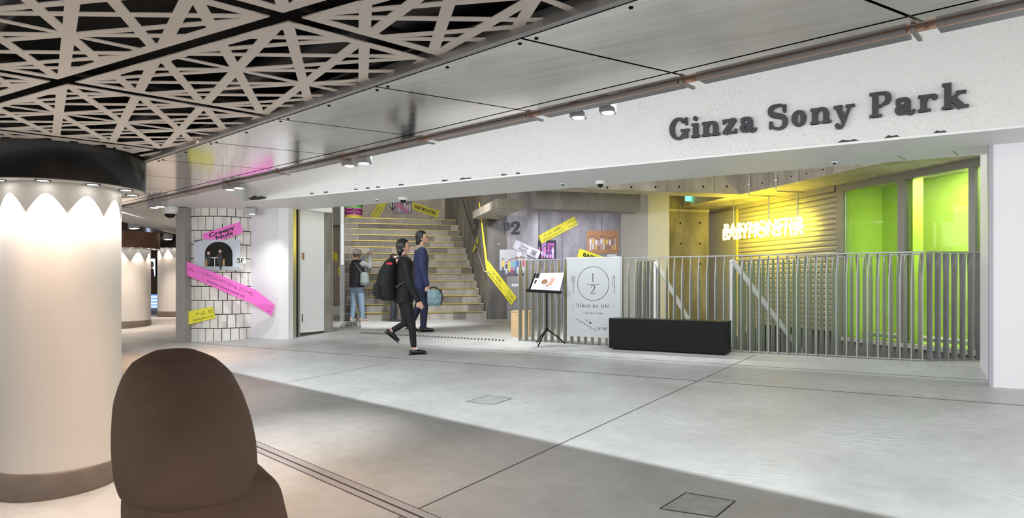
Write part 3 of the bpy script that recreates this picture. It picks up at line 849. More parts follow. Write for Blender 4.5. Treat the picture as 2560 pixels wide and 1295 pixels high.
# lintel over posters, hanging beam, slab fascia with tie holes
ZI = 2.62
K = Zp(1852, 486, ZI)
sa = K - AC * 5.3
mb = MB(); q = [sa, K, K + DD * .5, sa + DD * .5]; mb.prism([V((p.x, p.y, ZI)) for p in q], (0, 0, 1.2)); slab = struct(mb.build('ceiling_slab', CONCL), 'stained exposed concrete slab edge inside the hall')
kr = K - DD * 9
mb = MB(); q = [K + DD * 4, kr, kr + AC * 4, K + DD * 4 + AC * 4]; mb.prism([V((p.x, p.y, ZI)) for p in q], (0, 0, 1.2)); slab2 = struct(mb.build('ceiling_slab_right', CONCL), 'exposed concrete slab over the right-hand rooms')
FS = WallPlane(K, K + AC); FR = WallPlane(K, K + DD)
for px, py in ((1518, 469), (1578, 468), (1639, 468), (1698, 467), (1758, 467), (1817, 466)):
    p = FS.at(px, py, .001); MB().ell(p, (.02, .02, .02), 10, 6).build('tie_hole', BLACK, slab)
for px, py in ((1906, 458), (1978, 441), (2016, 434), (2058, 424)):
    p = FR.at(px, py, .001); MB().ell(p, (.014, .014, .014), 10, 6).build('tie_hole', BLACK, slab2)
for px in (1645, 1668, 1787):
    p = FS.at(px, 470, .002); MB().box((p.x, p.y, ZI + .45), (.006, .004, .9), M=MS).build('board_joint', mat('joint_brown', (.16, .12, .08), .8), slab)
for px in (1922, 1998, 2080):
    p = FR.at(px, 455, .002); MB().box((p.x, p.y, ZI + .4), (.004, .006, .8), M=MS).build('board_joint', mat('joint_brown', (.16, .12, .08), .8), slab2)
p = P(1243, 517, 13.6)
mb = MB(); q0 = V((p.x, p.y, 0)); q = [q0, q0 + AC * .62, q0 + AC * .62 + DD * 2.6, q0 + DD * 2.6]
mb.prism([V((k.x, k.y, p.z)) for k in q], (0, 0, ZI - p.z)); struct(mb.build('ceiling_downstand', CONCL), 'short concrete downstand below the slab')
LW = WallPlane(K + DD * .7, K + DD * .7 + AC); lp, lq = LW.at(1340, 520), LW.at(1601, 520)
mb = MB(); q = [lp, lq, lq + DD * .4, lp + DD * .4]; zl = LW.at(1450, 525).z
mb.prism([V((k.x, k.y, zl)) for k in q], (0, 0, 3.3 - zl)); struct(mb.build('ceiling_lintel', CONCG), 'grey concrete lintel above the photographs')
# hall's upper ceiling and side enclosure
mb = MB(); q = [V((-30, 8.02, 0)), V((9, 8.02, 0)), V((9, 34, 0)), V((-30, 34, 0))]; mb.add([(k.x, k.y, 5.2) for k in q], [(3, 2, 1, 0)])
struct(mb.build('ceiling_hall', CONC), 'upper concrete ceiling of the stair hall')
# left alley
AW = WallPlane(P(840, 700, 18.5), P(840, 700, 18.5) + AC)
al0, al1 = AW.at(780, 700), AW.at(850, 700)
alw = wallbox('wall_alley', al0 - AC * 1.5, al1, 0, 5.2, .3, CONC, 'concrete wall at the end of the side passage')
p = AW.at(845, 772); MB().box((p.x, p.y, .12), (1.2, .5, .24), M=MS).build('plinth', WHITE, alw)
pa = AW.at(838, 540, .1); MB().box((pa.x, pa.y, pa.z), (.5, .2, .5), M=MS).build('grey_duct_box', mat('duct_lilac', (.36, .36, .38), .5), alw)
# stair's left edge post
sp_ = ST0 + AC * -.02 - DD * .02
mb = MB(); mb.box((sp_.x, sp_.y, 1.7), (.10, .10, 3.4), M=MS); mb.box(tuple(sp_ + V((0, 0, 2.0)) - DD * .06 + AC * -.0), (.07, .04, 1.4), M=MS, mi=1)
struct(mb.build('trim_4', [GREYM, ALU]), 'tall grey metal post at the left edge of the stairs')
sl = wallbox('wall_stair_left', ST0 - AC * .06 + DD * .2, ST0 - AC * .06 + DD * 6.5, 0, 5.2, .05, CONC, 'concrete wall left of the stairs')

# ---- white pier, restroom niche, door, shutter, glazed front
GWA = plan(5.73, 12.2); GW = WallPlane(GWA, GWA + DD)


def gpt(px): p = GW.at(px, 708); return V((p.x, p.y, 0))


c0 = P(1620, 708, 13.6); c0.z = 0
PIF = WallPlane(c0, c0 + AC); c1 = PIF.at(1673, 708); c1.z = 0
mb = MB(); q = [c0, c1, c1 + DD * 1.5, c0 + DD * 1.35]; mb.prism([V((k.x, k.y, 0)) for k in q], (0, 0, 3)); struct(mb.build('wall_pier', mat('pier_cream', (.78, .77, .72), .5)), 'cream painted pier beside the photographs')
NW = WallPlane(P(1720, 708, 15.2), P(1720, 708, 15.2) + AC)
n0, n1 = NW.at(1630, 708), NW.at(1772, 708); n0.z = n1.z = 0
nw = wallbox('wall_niche', n0, n1, 0, 3, .3, CONC, 'concrete wall beside the toilet sign')
zt_ = NW.at(1720, 525).z
for px0, px1, pya, pyb, m_, lb in ((1640, 1772, 521, 531, CONCL, 'pale concrete frame'), (1655, 1671, 531, 800, mat('panel_cream', (.62, .58, .42), .5), 'cream painted panel')):
    a_, b_ = NW.at(px0, pya, .02), NW.at(px1, pyb, .02); cc = (a_ + b_) / 2
    MB().box(tuple(cc), ((b_ - a_).dot(AC), .04, abs(a_.z - b_.z)), M=MS).build('niche_frame', m_, nw, label=lb)
for px, py in ((1701, 558), (1750, 557), (1702, 609), (1750, 609), (1750, 660), (1750, 705), (1750, 760)):
    p = NW.at(px, py, .001); MB().ell(p, (.022, .022, .022), 10, 6).build('tie_hole', BLACK, nw)
g0, g1, g2, g3 = gpt(1773), gpt(1842), gpt(1846), gpt(2094)
gl = wallbox('wall_right_rooms', g0, g3 - DD * .02, 0, ZI, .2, mat('shutter_back', (.33, .32, .29), .6), 'wall line of the right-hand rooms')
da, db = GW.at(1775, 520, .02), GW.at(1841, 790, .02); cc = (g0 + g1) / 2
dtop = GW.at(1810, 530).z
MB().box((cc.x + AC.x * -.02, cc.y + AC.y * -.02, dtop / 2), (.05, (g0 - g1).length - .06, dtop), M=MS).build('door_leaf', mat('door_grey', (.46, .45, .43), .5), gl, label='plain grey door leaf')
ep = GW.at(1843, 600, .03); MB().box((ep.x, ep.y, dtop / 2), (.04, .05, dtop), M=MS).build('door_edge', mat('edge_yellow', (.8, .72, .2), .5), gl)
# shutter slats
zs0, zs1 = 0.0, GW.at(2094, 478).z
nsl = 26; hs = (zs1 - zs0) / nsl; cs = (g2 + g3) / 2; ls = (g2 - g3).length
SH = mat('shutter_beige', (.52, .50, .44), .45, .2)
prof = [(0, 0), (.028, .02), (.03, hs - .03), (.012, hs - .006), (0, hs - .006)]
smb = MB(); poly = [V((-x, -ls / 2, z)) for x, z in prof]
smb.prism([V((MS @ p)) for p in poly], MS @ V((0, ls, 0))); shm = smb.mesh('shutter_slat')
for i in range(nsl): link('shutter_slat', shm, SH, gl, V((cs.x, cs.y, zs0 + i * hs)) - AC * .005)
MB().box((cs.x - AC.x * .02, cs.y - AC.y * .02, zs1 + .07), (.12, ls, .14), M=MS).build('shutter_box', SH, gl, label='roller shutter head box')
# glazed front: three bays
glz = bpy.data.objects.new('window_1', None); COL.objects.link(glz); glz.location = gpt(2290); struct(glz, 'glazed front of the lime green room')
FRM = mat('frame_grey', (.40, .40, .40), .4, .4)
zt1 = GW.at(2110, 461).z; zt0 = GW.at(2112, 478).z; zb0 = -.06
bx_ = [2097, 2112, 2254, 2432, 2620]
MBx = MB()


def bar(a, b, z0, z1, wd, m, nm_='frame_bar', off=0.):
    c = (a + b) / 2 - AC * off; return MB().box((c.x, c.y, (z0 + z1) / 2), (wd, (a - b).length, z1 - z0), M=MS).build(nm_, m, glz)


bar(gpt(2097), gpt(2620), zt0, ZI + .01, .12, FRM, 'head_rail')
for i, px in enumerate((2104, 2258, 2436)):
    a, b = gpt(px - 8), gpt(px + 9); bar(a, b, zb0, zt0, .10, FRM, 'mullion')
bar(gpt(2108), gpt(2620), zb0 - .06, zb0, .2, mat('ledge_white', (.8, .8, .76), .5), 'ledge', .05)
bar(gpt(2108), gpt(2620), -1.2, zb0 - .06, .16, CONCG, 'plinth', .0)
GLASS = mat('clear_glass', (1, 1, 1), .02, trans=1.0, spec=.5)
for a, b in ((2114, 2250), (2268, 2428), (2446, 2620)):
    bar(gpt(a), gpt(b), zb0, zt0, .012, GLASS, 'pane')
# lime room behind the glass
LIME = mat('lime_wall', (.36, .58, .06), .55); LIMED = mat('lime_fin', (.33, .50, .05), .5)
r0 = gpt(2112) + AC * .9 + DD * .2; r1 = gpt(2620) + AC * .9
wr = wallbox('wall_lime', r0, r1, -.06, ZI + .1, .1, LIME, 'lime green back wall of the glazed room')
q = [gpt(2112) + DD * .1, gpt(2112) + DD * .1 + AC * 1.0]
MB().prism([V((k.x, k.y, -.06)) for k in (q[0], q[1], q[1] + DD * .1, q[0] + DD * .1)], (0, 0, 2.7)).build('end_wall', LIME, wr)
for px in (2276, 2454):
    k = gpt(px) + AC * .12; MB().box((k.x, k.y, 1.25), (.2, .06, 2.6), M=MS).build('fin', LIMED, wr)
mb = MB(); q = [gpt(2100) + AC * .1, gpt(2620) + AC * .1, gpt(2620) + AC, gpt(2100) + AC]
mb.add([(k.x, k.y, -.06) for k in q], [(0, 1, 2, 3)]); mb.build('room_floor', LIME, wr)
for px in (2210, 2350, 2460, 2590):
    k = gpt(px) + AC * .22; light('lime_room_lamp', 'AREA', (k.x, k.y, ZI - .05), 34 if px > 2250 else 3.5, (1, 1, .92), aim=tuple(k + AC * .5), shape='RECTANGLE', size=.5, size_y=.12)
# left hall far wall and floor line
fw_ = plan(-9.5, 27)
wallbox('wall_far', plan(-22, 27), plan(-8, 27), -.2, 2.3, .2, mat('far_brown', (.16, .09, .06), .6), 'dim brown wall at the end of the concourse')

# ================================================================== FENCE ROUND THE STAIRWELL
FZ = 1.235
f0, f3, f4 = G(1300, 852.5), G(2310, 905), G(2480, 900)
f0 = V((-5.13, 8.84, 0)); f3 = V((.14, 8.84, 0)); f4 = V((.86, 9.42, 0))


def slat_mesh(h, z0, dpt=.10, th=.012):
    """flat bar set edge-on, twisted a little towards the rail at the top"""
    mb = MB(); lv = [(z0, 0), (h - .30, 0), (h - .16, .12), (h - .012, .30)]; vs = []
    for z, a in lv:
        c, s_ = math.cos(a), math.sin(a)
        for x, y in ((-th / 2, -dpt / 2), (th / 2, -dpt / 2), (th / 2, dpt / 2), (-th / 2, dpt / 2)): vs.append((x * c - y * s_, x * s_ + y * c, z))
    fs = [(3, 2, 1, 0), (12, 13, 14, 15)]
    for i in range(3):
        for k in range(4): fs.append((i * 4 + k, i * 4 + (k + 1) % 4, (i + 1) * 4 + (k + 1) % 4, (i + 1) * 4 + k))
    return mb.add(vs, fs).mesh('slat')


def fence(a, b, label, z0=0.0, pitch=.11, dpt=.09, h=FZ, m=SLAT, th=.012):
    root = thing('slat_fence', label, 'fence', V((a.x, a.y, 0)), 'fences round the stairwell')
    d = b - a; d.z = 0; L_ = d.length; d.normalize(); rz = math.atan2(d.y, d.x); n = round(L_ / pitch)
    me = slat_mesh(h, z0, dpt, th); me.materials.append(m)
    for i in range(n + 1):
        p = a + d * (L_ * i / n); o = bpy.data.objects.new('slat', me); COL.objects.link(o); adopt(o, root); o.location = (p.x, p.y, 0); o.rotation_euler = (0, 0, rz)
    c = (a + b) / 2; MB().box((c.x, c.y, h), (L_ + .04, .05, .014), rz=rz).build('top_rail', m, root)
    MB().box((c.x, c.y, z0 + .01 if z0 < 0 else .012), (L_ + .02, .03, .012), rz=rz).build('bottom_rail', m, root)
    return root


fence(f0, f3, 'long grey metal slat fence behind the black bench and white menu sign', dpt=.10)
fence(f3 + V((.07, .06, 0)), f4, 'short grey slat fence section meeting the right-hand wall', dpt=.075, pitch=.10)
rf0, rf1 = P(1826, 650, 10.5), P(2300, 636, 8.1); rf0.z = rf1.z = 0
fence(rf0, rf1, 'grey slat fence on the far side of the stairwell', z0=-1.5, dpt=.07, pitch=.085)
rf2 = P(1592, 650, 10.9); rf2.z = 0; rf3 = P(1640, 652, 10.4); rf3.z = 0
fence(rf2, rf3, 'short grey fence return in front of the cream pier', dpt=.06, pitch=.1)
# diagonal handrails going down into the well
RAILW = mat('rail_white', (.78, .79, .78), .4)
for nm_, a, b, lb in (('stair_handrail', P(1637, 655, 10.0), P(1735, 825, 10.7), 'white sloping stair handrail behind the bench end'),
                      ('stair_handrail', P(1828, 650, 9.2), P(2030, 917, 9.9), 'white sloping stair handrail descending behind the fence')):
    d = (b - a).normalized(); side = V((d.y, -d.x, 0)).normalized(); up = side.cross(d).normalized()
    if up.z < 0: up = -up
    mb = MB(); q = [a + up * .035, b + up * .035, b - up * .035, a - up * .035]; mb.prism(q, side * .02)
    b2_ = b + d * .8; mb.prism([b + up * .035, b2_ + up * .035, b2_ - up * .035, b - up * .035], side * .02)
    root = thing(nm_, lb, 'handrail', V((a.x, a.y, 0)))
    mb.build('rail', RAILW, root)
    mb = MB(); mb.box((a.x, a.y, a.z / 2), (.03, .03, a.z)); mb.build('end_post', RAILW, root)
# ================================================================== BENCH, SIGN BOARD, MENU STAND, BOX
ba, bb = G(1521, 874), G(1812, 889)
by0, by1 = 8.44, 8.74
bz = fz(8.5)
root = thing('bench', 'black box bench standing against the slat fence', 'bench', V((-2.7, 8.58, bz)))
x0, x1 = -3.50, -1.95
MB().box(((x0 + x1) / 2, (by0 + by1) / 2, bz + .215), (x1 - x0, by1 - by0, .39)).build('body', mat('bench_black', (.004, .004, .004), .5, spec=.2), root)
MB().box(((x0 + x1) / 2, (by0 + by1) / 2, bz + .418), (x1 - x0 + .006, by1 - by0 + .006, .012)).build('top_board', mat('bench_top', (.006, .006, .006), .35, spec=.3), root)
MB().box(((x0 + x1) / 2, (by0 + by1) / 2 + .02, bz + .012), (x1 - x0 - .08, by1 - by0 - .08, .024)).build('plinth', BLACK, root)

# restaurant sign panel hung on the fence
SP = WallPlane(V((-5, 8.76, 0)), V((0, 8.76, 0)))
tl, tr, br, bl = SP.at(1418, 646), SP.at(1552, 642), SP.at(1552, 850), SP.at(1418, 840)
x0, x1 = tl.x, tr.x; zt, zb2 = tl.z, bl.z
root = thing('restaurant_sign', 'white panel sign with a plate, fork and knife drawing on the fence', 'sign', V(((x0 + x1) / 2, 8.76, 0)))
SQ = Quad(V((x0, 8.75, zt)), V((x1, 8.75, zt)), V((x1, 8.75, zb2)), V((x0, 8.75, zb2)))
MB().box(((x0 + x1) / 2, 8.765, (zt + zb2) / 2), (x1 - x0, .03, zt - zb2)).build('panel', mat('sign_silver', (.50, .53, .54), .35, .2), root)
MB().box(((x0 + x1) / 2, 8.765, zt + .004), (x1 - x0 + .01, .04, .012)).build('top_cap', ALU, root)
MB().box((x1 + .012, 8.78, (zt + zb2) / 2), (.02, .06, zt - zb2)).build('side_edge', GREYM, root)
mb = MB()
cu, cv, rad = .5, .675, .192 * (x1 - x0) * 1.52
pts_ = [(cu + rad * math.cos(k * PI / 32) / SQ.L, cv + rad * math.sin(k * PI / 32) / SQ.W) for k in range(65)]
SQ.line(mb, pts_, .006)
SQ.serif(mb, '1', .5, .70, .105, .085, .035, center=True); SQ.serif(mb, '2', .5, .55, .105, .10, .035, center=True)
SQ.line(mb, [(.39, .665), (.61, .665)], .004)
for u in (.095, .115, .135, .155): SQ.line(mb, [(u, .77), (u, .715)], .004)
SQ.line(mb, [(.095, .715), (.105, .695), (.125, .688), (.145, .695), (.155, .715)], .004); SQ.line(mb, [(.125, .69), (.125, .555)], .006)
SQ.line(mb, [(.895, .555), (.895, .772), (.872, .76), (.86, .72), (.86, .645), (.893, .645)], .005)
SQ.serif(mb, '[ Nibun no Ichi ]', .5, .375, .047, .12, .045, center=True, gap=.09)
SQ.font(mb, '11:00-21:00 (L.O. 20:00)', .5, .293, .020, center=True)
st_ = [(.16, .222)]
for i in range(6): st_ += [(st_[-1][0] + .06, st_[-1][1]), (st_[-1][0] + .06, st_[-1][1] - .022)]
st_ += [(st_[-1][0] + .05, st_[-1][1])]
SQ.line(mb, st_, .005); SQ.line(mb, [(.345, .222), (.46, .178)], .005); SQ.sheet(mb, [(.425, .172), (.475, .169), (.452, .200)])
SQ.font(mb, '地下3階', .58, .10, .026)
mb.build('print', INK, root, label='black line drawing and lettering')

# menu stand with open menu book
mg = G(1367, 862); root = thing('menu_stand', 'black tripod stand holding an open menu book before the fence', 'menu stand', V((mg.x, mg.y, mg.z)))
hub = V((mg.x, mg.y, mg.z + .20))
MB().tube([hub, hub + V((0, 0, .60))], .013, 10).build('post', BLACK, root)
for px, py in ((1345, 868), (1413, 861), (1342, 858)):
    e = G(px, py); MB().tube([hub + V((0, 0, .03)), (hub + e) / 2 + V((0, 0, .03)), e + V((0, 0, .012))], [.012, .011, .010], 8).build('leg', BLACK, root)
MB().box(tuple(hub + V((0, 0, .02))), (.04, .04, .05)).build('hub', BLACK, root)
SPm = depth(hub)
tl, tr, br, bl = P(1337, 683, SPm + .09), P(1412, 681, SPm + .09), P(1400, 731, SPm - .06), P(1320, 727, SPm - .06)
MQ = Quad(tl, tr, br, bl)
MQ.board('tray_back', BLACK, -.02, root)
lipc = [bl - MQ.n * .02, br - MQ.n * .02]
mb = MB(); d = (br - bl).normalized(); mb.prism([bl - d * .03 + MQ.n * .0, br + d * .02, br + d * .02 + MQ.n * .05, bl - d * .03 + MQ.n * .05], (0, 0, -.02)); mb.build('tray_lip', BLACK, root)
book = thing('menu_book', 'open white menu book with food photographs on the black stand', 'menu', (tl + br) / 2)
PG = mat('page_white', (.82, .83, .84), .5)
for u0, u1 in ((.06, .53), (.535, .985)):
    Quad(MQ.at(u0, .98, .001), MQ.at(u1, .98, .001), MQ.at(u1, .05, .001), MQ.at(u0, .05, .001)).board('page', PG, .006, book)
mb = MB()
MQ.disc(mb, .56, .5, .125, 1, .0085, 1.0); MQ.disc(mb, .56, .5, .105, 0, .009)
for u, v, r, m_ in ((.42, .50, .045, 2), (.44, .46, .025, 3), (.47, .44, .02, 4), (.62, .42, .035, 5), (.66, .60, .035, 5), (.55, .30, .016, 2)): MQ.disc(mb, u, v, r, m_, .010)
MQ.rect(mb, .065, .70, .19, .975, 6, .0085); MQ.rect(mb, .10, .40, .16, .60, 6, .0085)
mb.build('print', [PG, mat('plate_shadow', (.62, .64, .67), .5), mat('food_brown', (.28, .12, .05), .6), mat('food_cream', (.7, .5, .35), .6), mat('food_green', (.2, .3, .1), .6), mat('food_pink', (.65, .38, .30), .6), BLACK], book, label='food photographs')

# wooden box at the fence end
wb_ = G(1288, 842); root = thing('wooden_box', 'plain light wooden box at the left end of the fence', 'box', V((wb_.x, wb_.y, 0)))
OAK = mat('oak_ply', (.60, .42, .22), .5, var=.12, vscale=2, stretch=(1, 1, 8))
hh = .41
MB().box((wb_.x + .06, wb_.y + .12, hh / 2), (.30, .30, hh), rz=.3).build('body', OAK, root)
MB().box((wb_.x + .06, wb_.y + .12, hh + .008), (.31, .31, .016), rz=.3).build('lid', OAK, root)

# ================================================================== BIG WALL LETTERS
sgn = thing('letter_sign', 'large charcoal slab-serif letters fixed to the white beam', 'sign', V((-.4, YF - .03, 2.4)))
bl_, br_ = V((0, 0, 0)), None
BP = WallPlane(V((-5, YF, 0)), V((5, YF, 0)))
s0, s1 = BP.at(1674, 349, .0), BP.at(2424, 270, .0)
words_ = letters('Ginza Sony Park', .235, .115, .045)
sx = (s1.x - s0.x) / (words_[1] - .05)
h0 = BP.at(1700, 291).z - BP.at(1700, 347).z; h1_ = BP.at(2210, 237).z - BP.at(2210, 297).z; hc = (h0 + h1_) / 2 * 1.0
zbse = (BP.at(1700, 347).z + BP.at(2210, 297).z) / 2
print('letter sx', sx, 'h', hc, h0, h1_)
for ch, Q in words_[0]:
    if ch == ' ': continue
    mb = MB()
    for qi, q in enumerate(Q):
        mb.prism([V((s0.x + px * sx, YF - .045 + .0002 * qi, zbse + py * hc)) for px, py in q], (0, .035, 0))
    mb.build('letter', LETTER, sgn)

# level sign B2 on the hall wall
def on_wall(wp, px0, py0, px1, py1, off=.004):
    return Quad(wp.at(px0, py0, off), wp.at(px1, py0, off), wp.at(px1, py1, off), wp.at(px0, py1, off))


def raised(root, name, quad, text, u, v, h, T, t, dep, m, sx_=1.):
    out, wd = letters(text, T, t); k = h * quad.W
    for ch, Q in out:
        if ch == ' ': continue
        mb = MB()
        for qi, q in enumerate(Q):
            mb.prism([quad.at(u + px * k * sx_ / quad.L, v + py * k / quad.W, dep - .0004 * qi) for px, py in q], quad.n * (-dep))
        mb.build(name, m, root)


lv = thing('level_sign', 'dark raised level marking B2 on the grey concrete wall', 'sign', B2.at(1280, 570))
LQ = on_wall(B2, 1258, 556, 1300, 586)
raised(lv, 'letter', on_wall(B2, 1258, 556, 1276, 575), 'B', .05, .0, 1., .28, .13, .04, LETTER, 1.15)
raised(lv, 'letter', on_wall(B2, 1275, 556, 1300, 586), '2', .03, .0, .98, .26, .13, .04, LETTER, 1.15)

# ================================================================== TAPES AND PHOTOGRAPHS
def tape(label, wp, cs, m, zig, prints, off=.006, th=.003, group=None, zn=5, amp=.5):
    """cs: tl,tr,br,bl pixels on wall plane wp; prints: (text,u,v,h,bold,sx)"""
    q = Quad(*[wp.at(x, y, off) for x, y in cs]) if wp else Quad(*cs)
    root = thing('tape_strip', label, 'tape banner', (q.c[2] + q.c[3]) / 2, group)
    q.board('tape', m, th, root, zig, zn, amp=amp)
    if prints:
        for tx, u, v, h, bo, fit in prints:
            mb = MB(); q.font(mb, tx, u, v, h, 0, th + .002, bo, fit=fit); mb.build('lettering', INK, root, label='black printed lettering')
    return root, q


TG = 'printed tape banners'
TW = WallPlane(V((-10.57, 6.84, 0)) + V((.1, -.1, 0)), V((-9.80, 7.40, 0)) + V((.22, -.1, 0)))
tape('short pink tape with two bold black words above the arch photograph', TW, [(504, 586), (601, 554), (609, 581), (513, 614)], PINK, 3, [('Creepy', .16, .54, .34, .03, .66), ('Nuts', .30, .14, .34, .03, .44)], group=TG)
PKW = TW
tape('long pink tape running down across the tiles to the white column', TW, [(462, 651), (640, 725), (632, 760), (462, 686)], PINK, 0, [('ートだ。', .01, .45, .24, .0, .12), ('エンタテインメントテクノロジーは、ストリートだ。', .24, .52, .24, .0, .73), ('Entertainment technology breaks the mold.', .32, .18, .17, .0, .55)], off=.05, group=TG)
CWP = WallPlane(V((-9.8, 7.56, 0)), V((-9.1, 7.58, 0)))
a_, b_ = TW.at(640, 725, .053), TW.at(632, 760, .053)
c_, d_ = CWP.at(688, 763, .035), CWP.at(680, 791, .035)
tape('torn end of the long pink tape on the white column', None, [a_, c_, d_, b_], PINK, 1, [('エンタテイン', .45, .52, .24, 0, .46), ('Entert', .58, .18, .17, 0, .3)], group=TG)
tape('short yellow tape low on the tiled wall', TW, [(462, 780), (533, 766), (541, 794), (462, 814)], YELL, 1, [('ゲームは、社交', .38, .50, .27, 0, .56), ('th.', .02, .16, .2, 0, .07), ('Gaming gives us tale', .27, .16, .2, 0, .66)], group=TG)


def photo(label, wp, cs, bgm, paint, off=.006, th=.006, caption=None):
    q = Quad(*[wp.at(x, y, off) for x, y in cs]); root = thing('photo_print', label, 'photograph', (q.c[2] + q.c[3]) / 2, None)
    q.board('sheet', bgm, th, root)
    mb = MB(); mats_ = paint(q, mb, th)
    mb.build('picture', mats_, root, label='printed picture')
    return root, q


def arch(q, mb, th):
    o = th + .001; pts = [(.24, .13), (.84, .13), (.84, .55)] + [(.54 + .30 * math.cos(a * PI / 12), .55 + .38 * math.sin(a * PI / 12)) for a in range(1, 12)] + [(.24, .55)]
    q.sheet(mb, pts, 0, o); q.sheet(mb, [(.0, .0), (1, 0), (1, .1), (.0, .14)], 4, o)
    q.sheet(mb, [(.0, .96), (.12, 1), (.24, 1), (.0, .92)], 5, o)
    o += .001
    for u, h_, flip in ((.32, .50, 1), (.57, .56, -1)):
        q.sheet(mb, [(u - .06, .2), (u + .03, .18), (u + .05, h_ - .1), (u + .02, h_), (u - .05, h_), (u - .08, h_ - .1)], 1, o)
        q.disc(mb, u, h_ + .06, .026, 2, o + .0005)
        q.rect(mb, u - .07 if flip > 0 else u + .06, .14, u - .03 if flip > 0 else u + .1, .36, 3, o)
    q.sheet(mb, [(.56, .02), (.60, .02), (.63, .3), (.56, .3)], 1, o)
    q.rect(mb, .37, .40, .53, .425, 6, o); q.rect(mb, .445, .14, .46, .40, 6, o)
    return [BLACK, mat('cloth_dark', (.04, .04, .045), .6), mat('print_skin', (.6, .42, .33), .6), mat('chair_tan', (.5, .30, .12), .6), mat('print_grey', (.42, .45, .50), .6), mat('print_corner', (.05, .05, .06), .6), mat('print_white', (.75, .76, .78), .6)]


PHB = mat('photo_paleblue', (.52, .57, .64), .45)
ar, aq = photo('photograph of two people seated at a table in a dark arch', TW, [(485, 599), (600, 599), (600, 676), (485, 676)], PHB, arch, off=.012)
mb = MB(); fq = on_wall(TW, 590, 645, 613, 657, .024)
fs_ = thing('floor_sticker', 'black 3F floor marking beside the arch photograph', 'sticker', fq.c[3])
fq.rect(mb, -.04, -.12, 1.04, 1.12, 1, 0.); fq.serif(mb, '3F', .04, .02, .96, .24, .11, 0, .002, sx=1.15); mb.build('lettering', [INK, mat('sticker_white', (.8, .8, .8), .5)], fs_)


def group_photo(n, palette, bgs, seed, ground=None, props=None, zone=(.08, .92), hgt=(.42, .62), y0=.08):
    def paint(q, mb, th):
        rnd = random.Random(seed); ms = [mat('gp_%d_%d' % (seed, i), c, .5) for i, c in enumerate(palette)]
        bgm = [mat('gpb_%d_%d' % (seed, i), c, .5) for i, c in enumerate(bgs)]; k = len(ms); ml = ms + bgm + [mat('print_skin', (.6, .42, .33), .6), BLACK]
        o = th + .001
        if props: props(q, mb, o, k)
        for i in range(n):
            u = zone[0] + (zone[1] - zone[0]) * (i + .5) / n + rnd.uniform(-.02, .02); h = rnd.uniform(*hgt); ww = (zone[1] - zone[0]) / n * .45; y = y0 + rnd.uniform(0, .08)
            c1, c2 = rnd.randrange(k), rnd.randrange(k); oo = o + .0012 + .0002 * i
            q.sheet(mb, [(u - ww * .6, y), (u - ww * .1, y), (u, y + h * .45), (u + ww * .1, y), (u + ww * .6, y), (u + ww * .7, y + h * .5), (u - ww * .7, y + h * .5)], c2, oo)
            q.sheet(mb, [(u - ww * .7, y + h * .42), (u + ww * .7, y + h * .42), (u + ww, y + h * .75), (u + ww * .4, y + h * .86), (u - ww * .4, y + h * .86), (u - ww, y + h * .75)], c1, oo + .0001)
            rr_ = .055 * h * q.W * 1.4
            q.disc(mb, u, y + h * .96, rr_ * 1.25, len(ml) - 1, oo + .0002); q.disc(mb, u + .004, y + h * .93, rr_, len(ml) - 2, oo + .0003)
        return ml
    return paint


def pr1(q, mb, o, k):
    q.rect(mb, 0, 0, 1, .22, k, o); q.rect(mb, .62, .55, .78, .9, k + 1, o)
    q.line(mb, [(.7, .45), (.98, .9)], .02, k + 1, o)


def pr2(q, mb, o, k):
    q.rect(mb, .58, .1, .9, .86, k, o); q.rect(mb, .64, .14, .84, .78, k + 1, o + .0005); q.rect(mb, .28, .2, .5, .95, k + 2, o)


def pr3(q, mb, o, k):
    for i in range(9): q.line(mb, [(-.0 + i * .11, .98), (.10 + i * .1, .02)], .008, k, o)


photo('group photograph of girls lined up in a grey room, left of the fence', B2, [(1249, 624), (1318, 624), (1318, 690), (1249, 690)], mat('ph_grey', (.50, .51, .56), .45),
      group_photo(8, [(.12, .18, .5), (.7, .12, .2), (.75, .75, .78), (.1, .1, .12), (.75, .6, .1), (.2, .5, .6)], [(.12, .12, .17), (.75, .76, .8)], 3, props=pr1))
photo('photograph of performers in pink light beside a glowing booth', PW, [(1340, 601), (1390, 601), (1390, 650), (1340, 650)], mat('ph_night', (.03, .045, .06), .45),
      group_photo(6, [(.85, .25, .6), (.8, .7, .85), (.6, .1, .5), (.15, .1, .3)], [(.8, .15, .5), (.25, .08, .35), (.45, .25, .6)], 5, props=pr2, hgt=(.35, .6)))
photo('photograph of a group in white lying on a wooden floor', PW, [(1467, 577), (1546, 577), (1546, 633), (1467, 633)], mat('ph_wood', (.50, .27, .13), .45),
      group_photo(10, [(.78, .76, .82), (.8, .8, .86), (.55, .4, .4), (.75, .6, .2), (.3, .2, .2)], [(.36, .18, .08)], 8, props=pr3, hgt=(.45, .6), y0=.12))
mb = MB(); cq = on_wall(PW, 1518, 636, 1547, 641); cp = thing('caption_card', 'small white caption card under the wooden-floor photograph', 'card', cq.c[3]); cq.board('card', mat('page_white', (.82, .83, .84), .5), .004, cp)
mb = MB(); cq.disc(mb, .9, .5, .02, 0, .006); mb.build('mark', INK, cp)
mb = MB(); cq = on_wall(B2, 1279, 710, 1298, 716); cp = thing('caption_card', 'small white caption card under the grey-room photograph', 'card', cq.c[3]); cq.board('card', mat('page_white', (.82, .83, .84), .5), .004, cp)
GJ = [('ゲームは、社交場だ。', .14, .50, .26, 0, .46), ('Gaming gives us tales of growth.', .08, .16, .2, 0, .56), ('ゲームは', .80, .50, .26, 0, .18), ('Gaming gives', .74, .16, .2, 0, .24)]
tape('yellow tape slanting up between the two right-hand photographs', PW, [(1344, 590), (1436, 541), (1446, 561), (1353, 610)], YELL, 3, GJ, off=.02, group=TG)
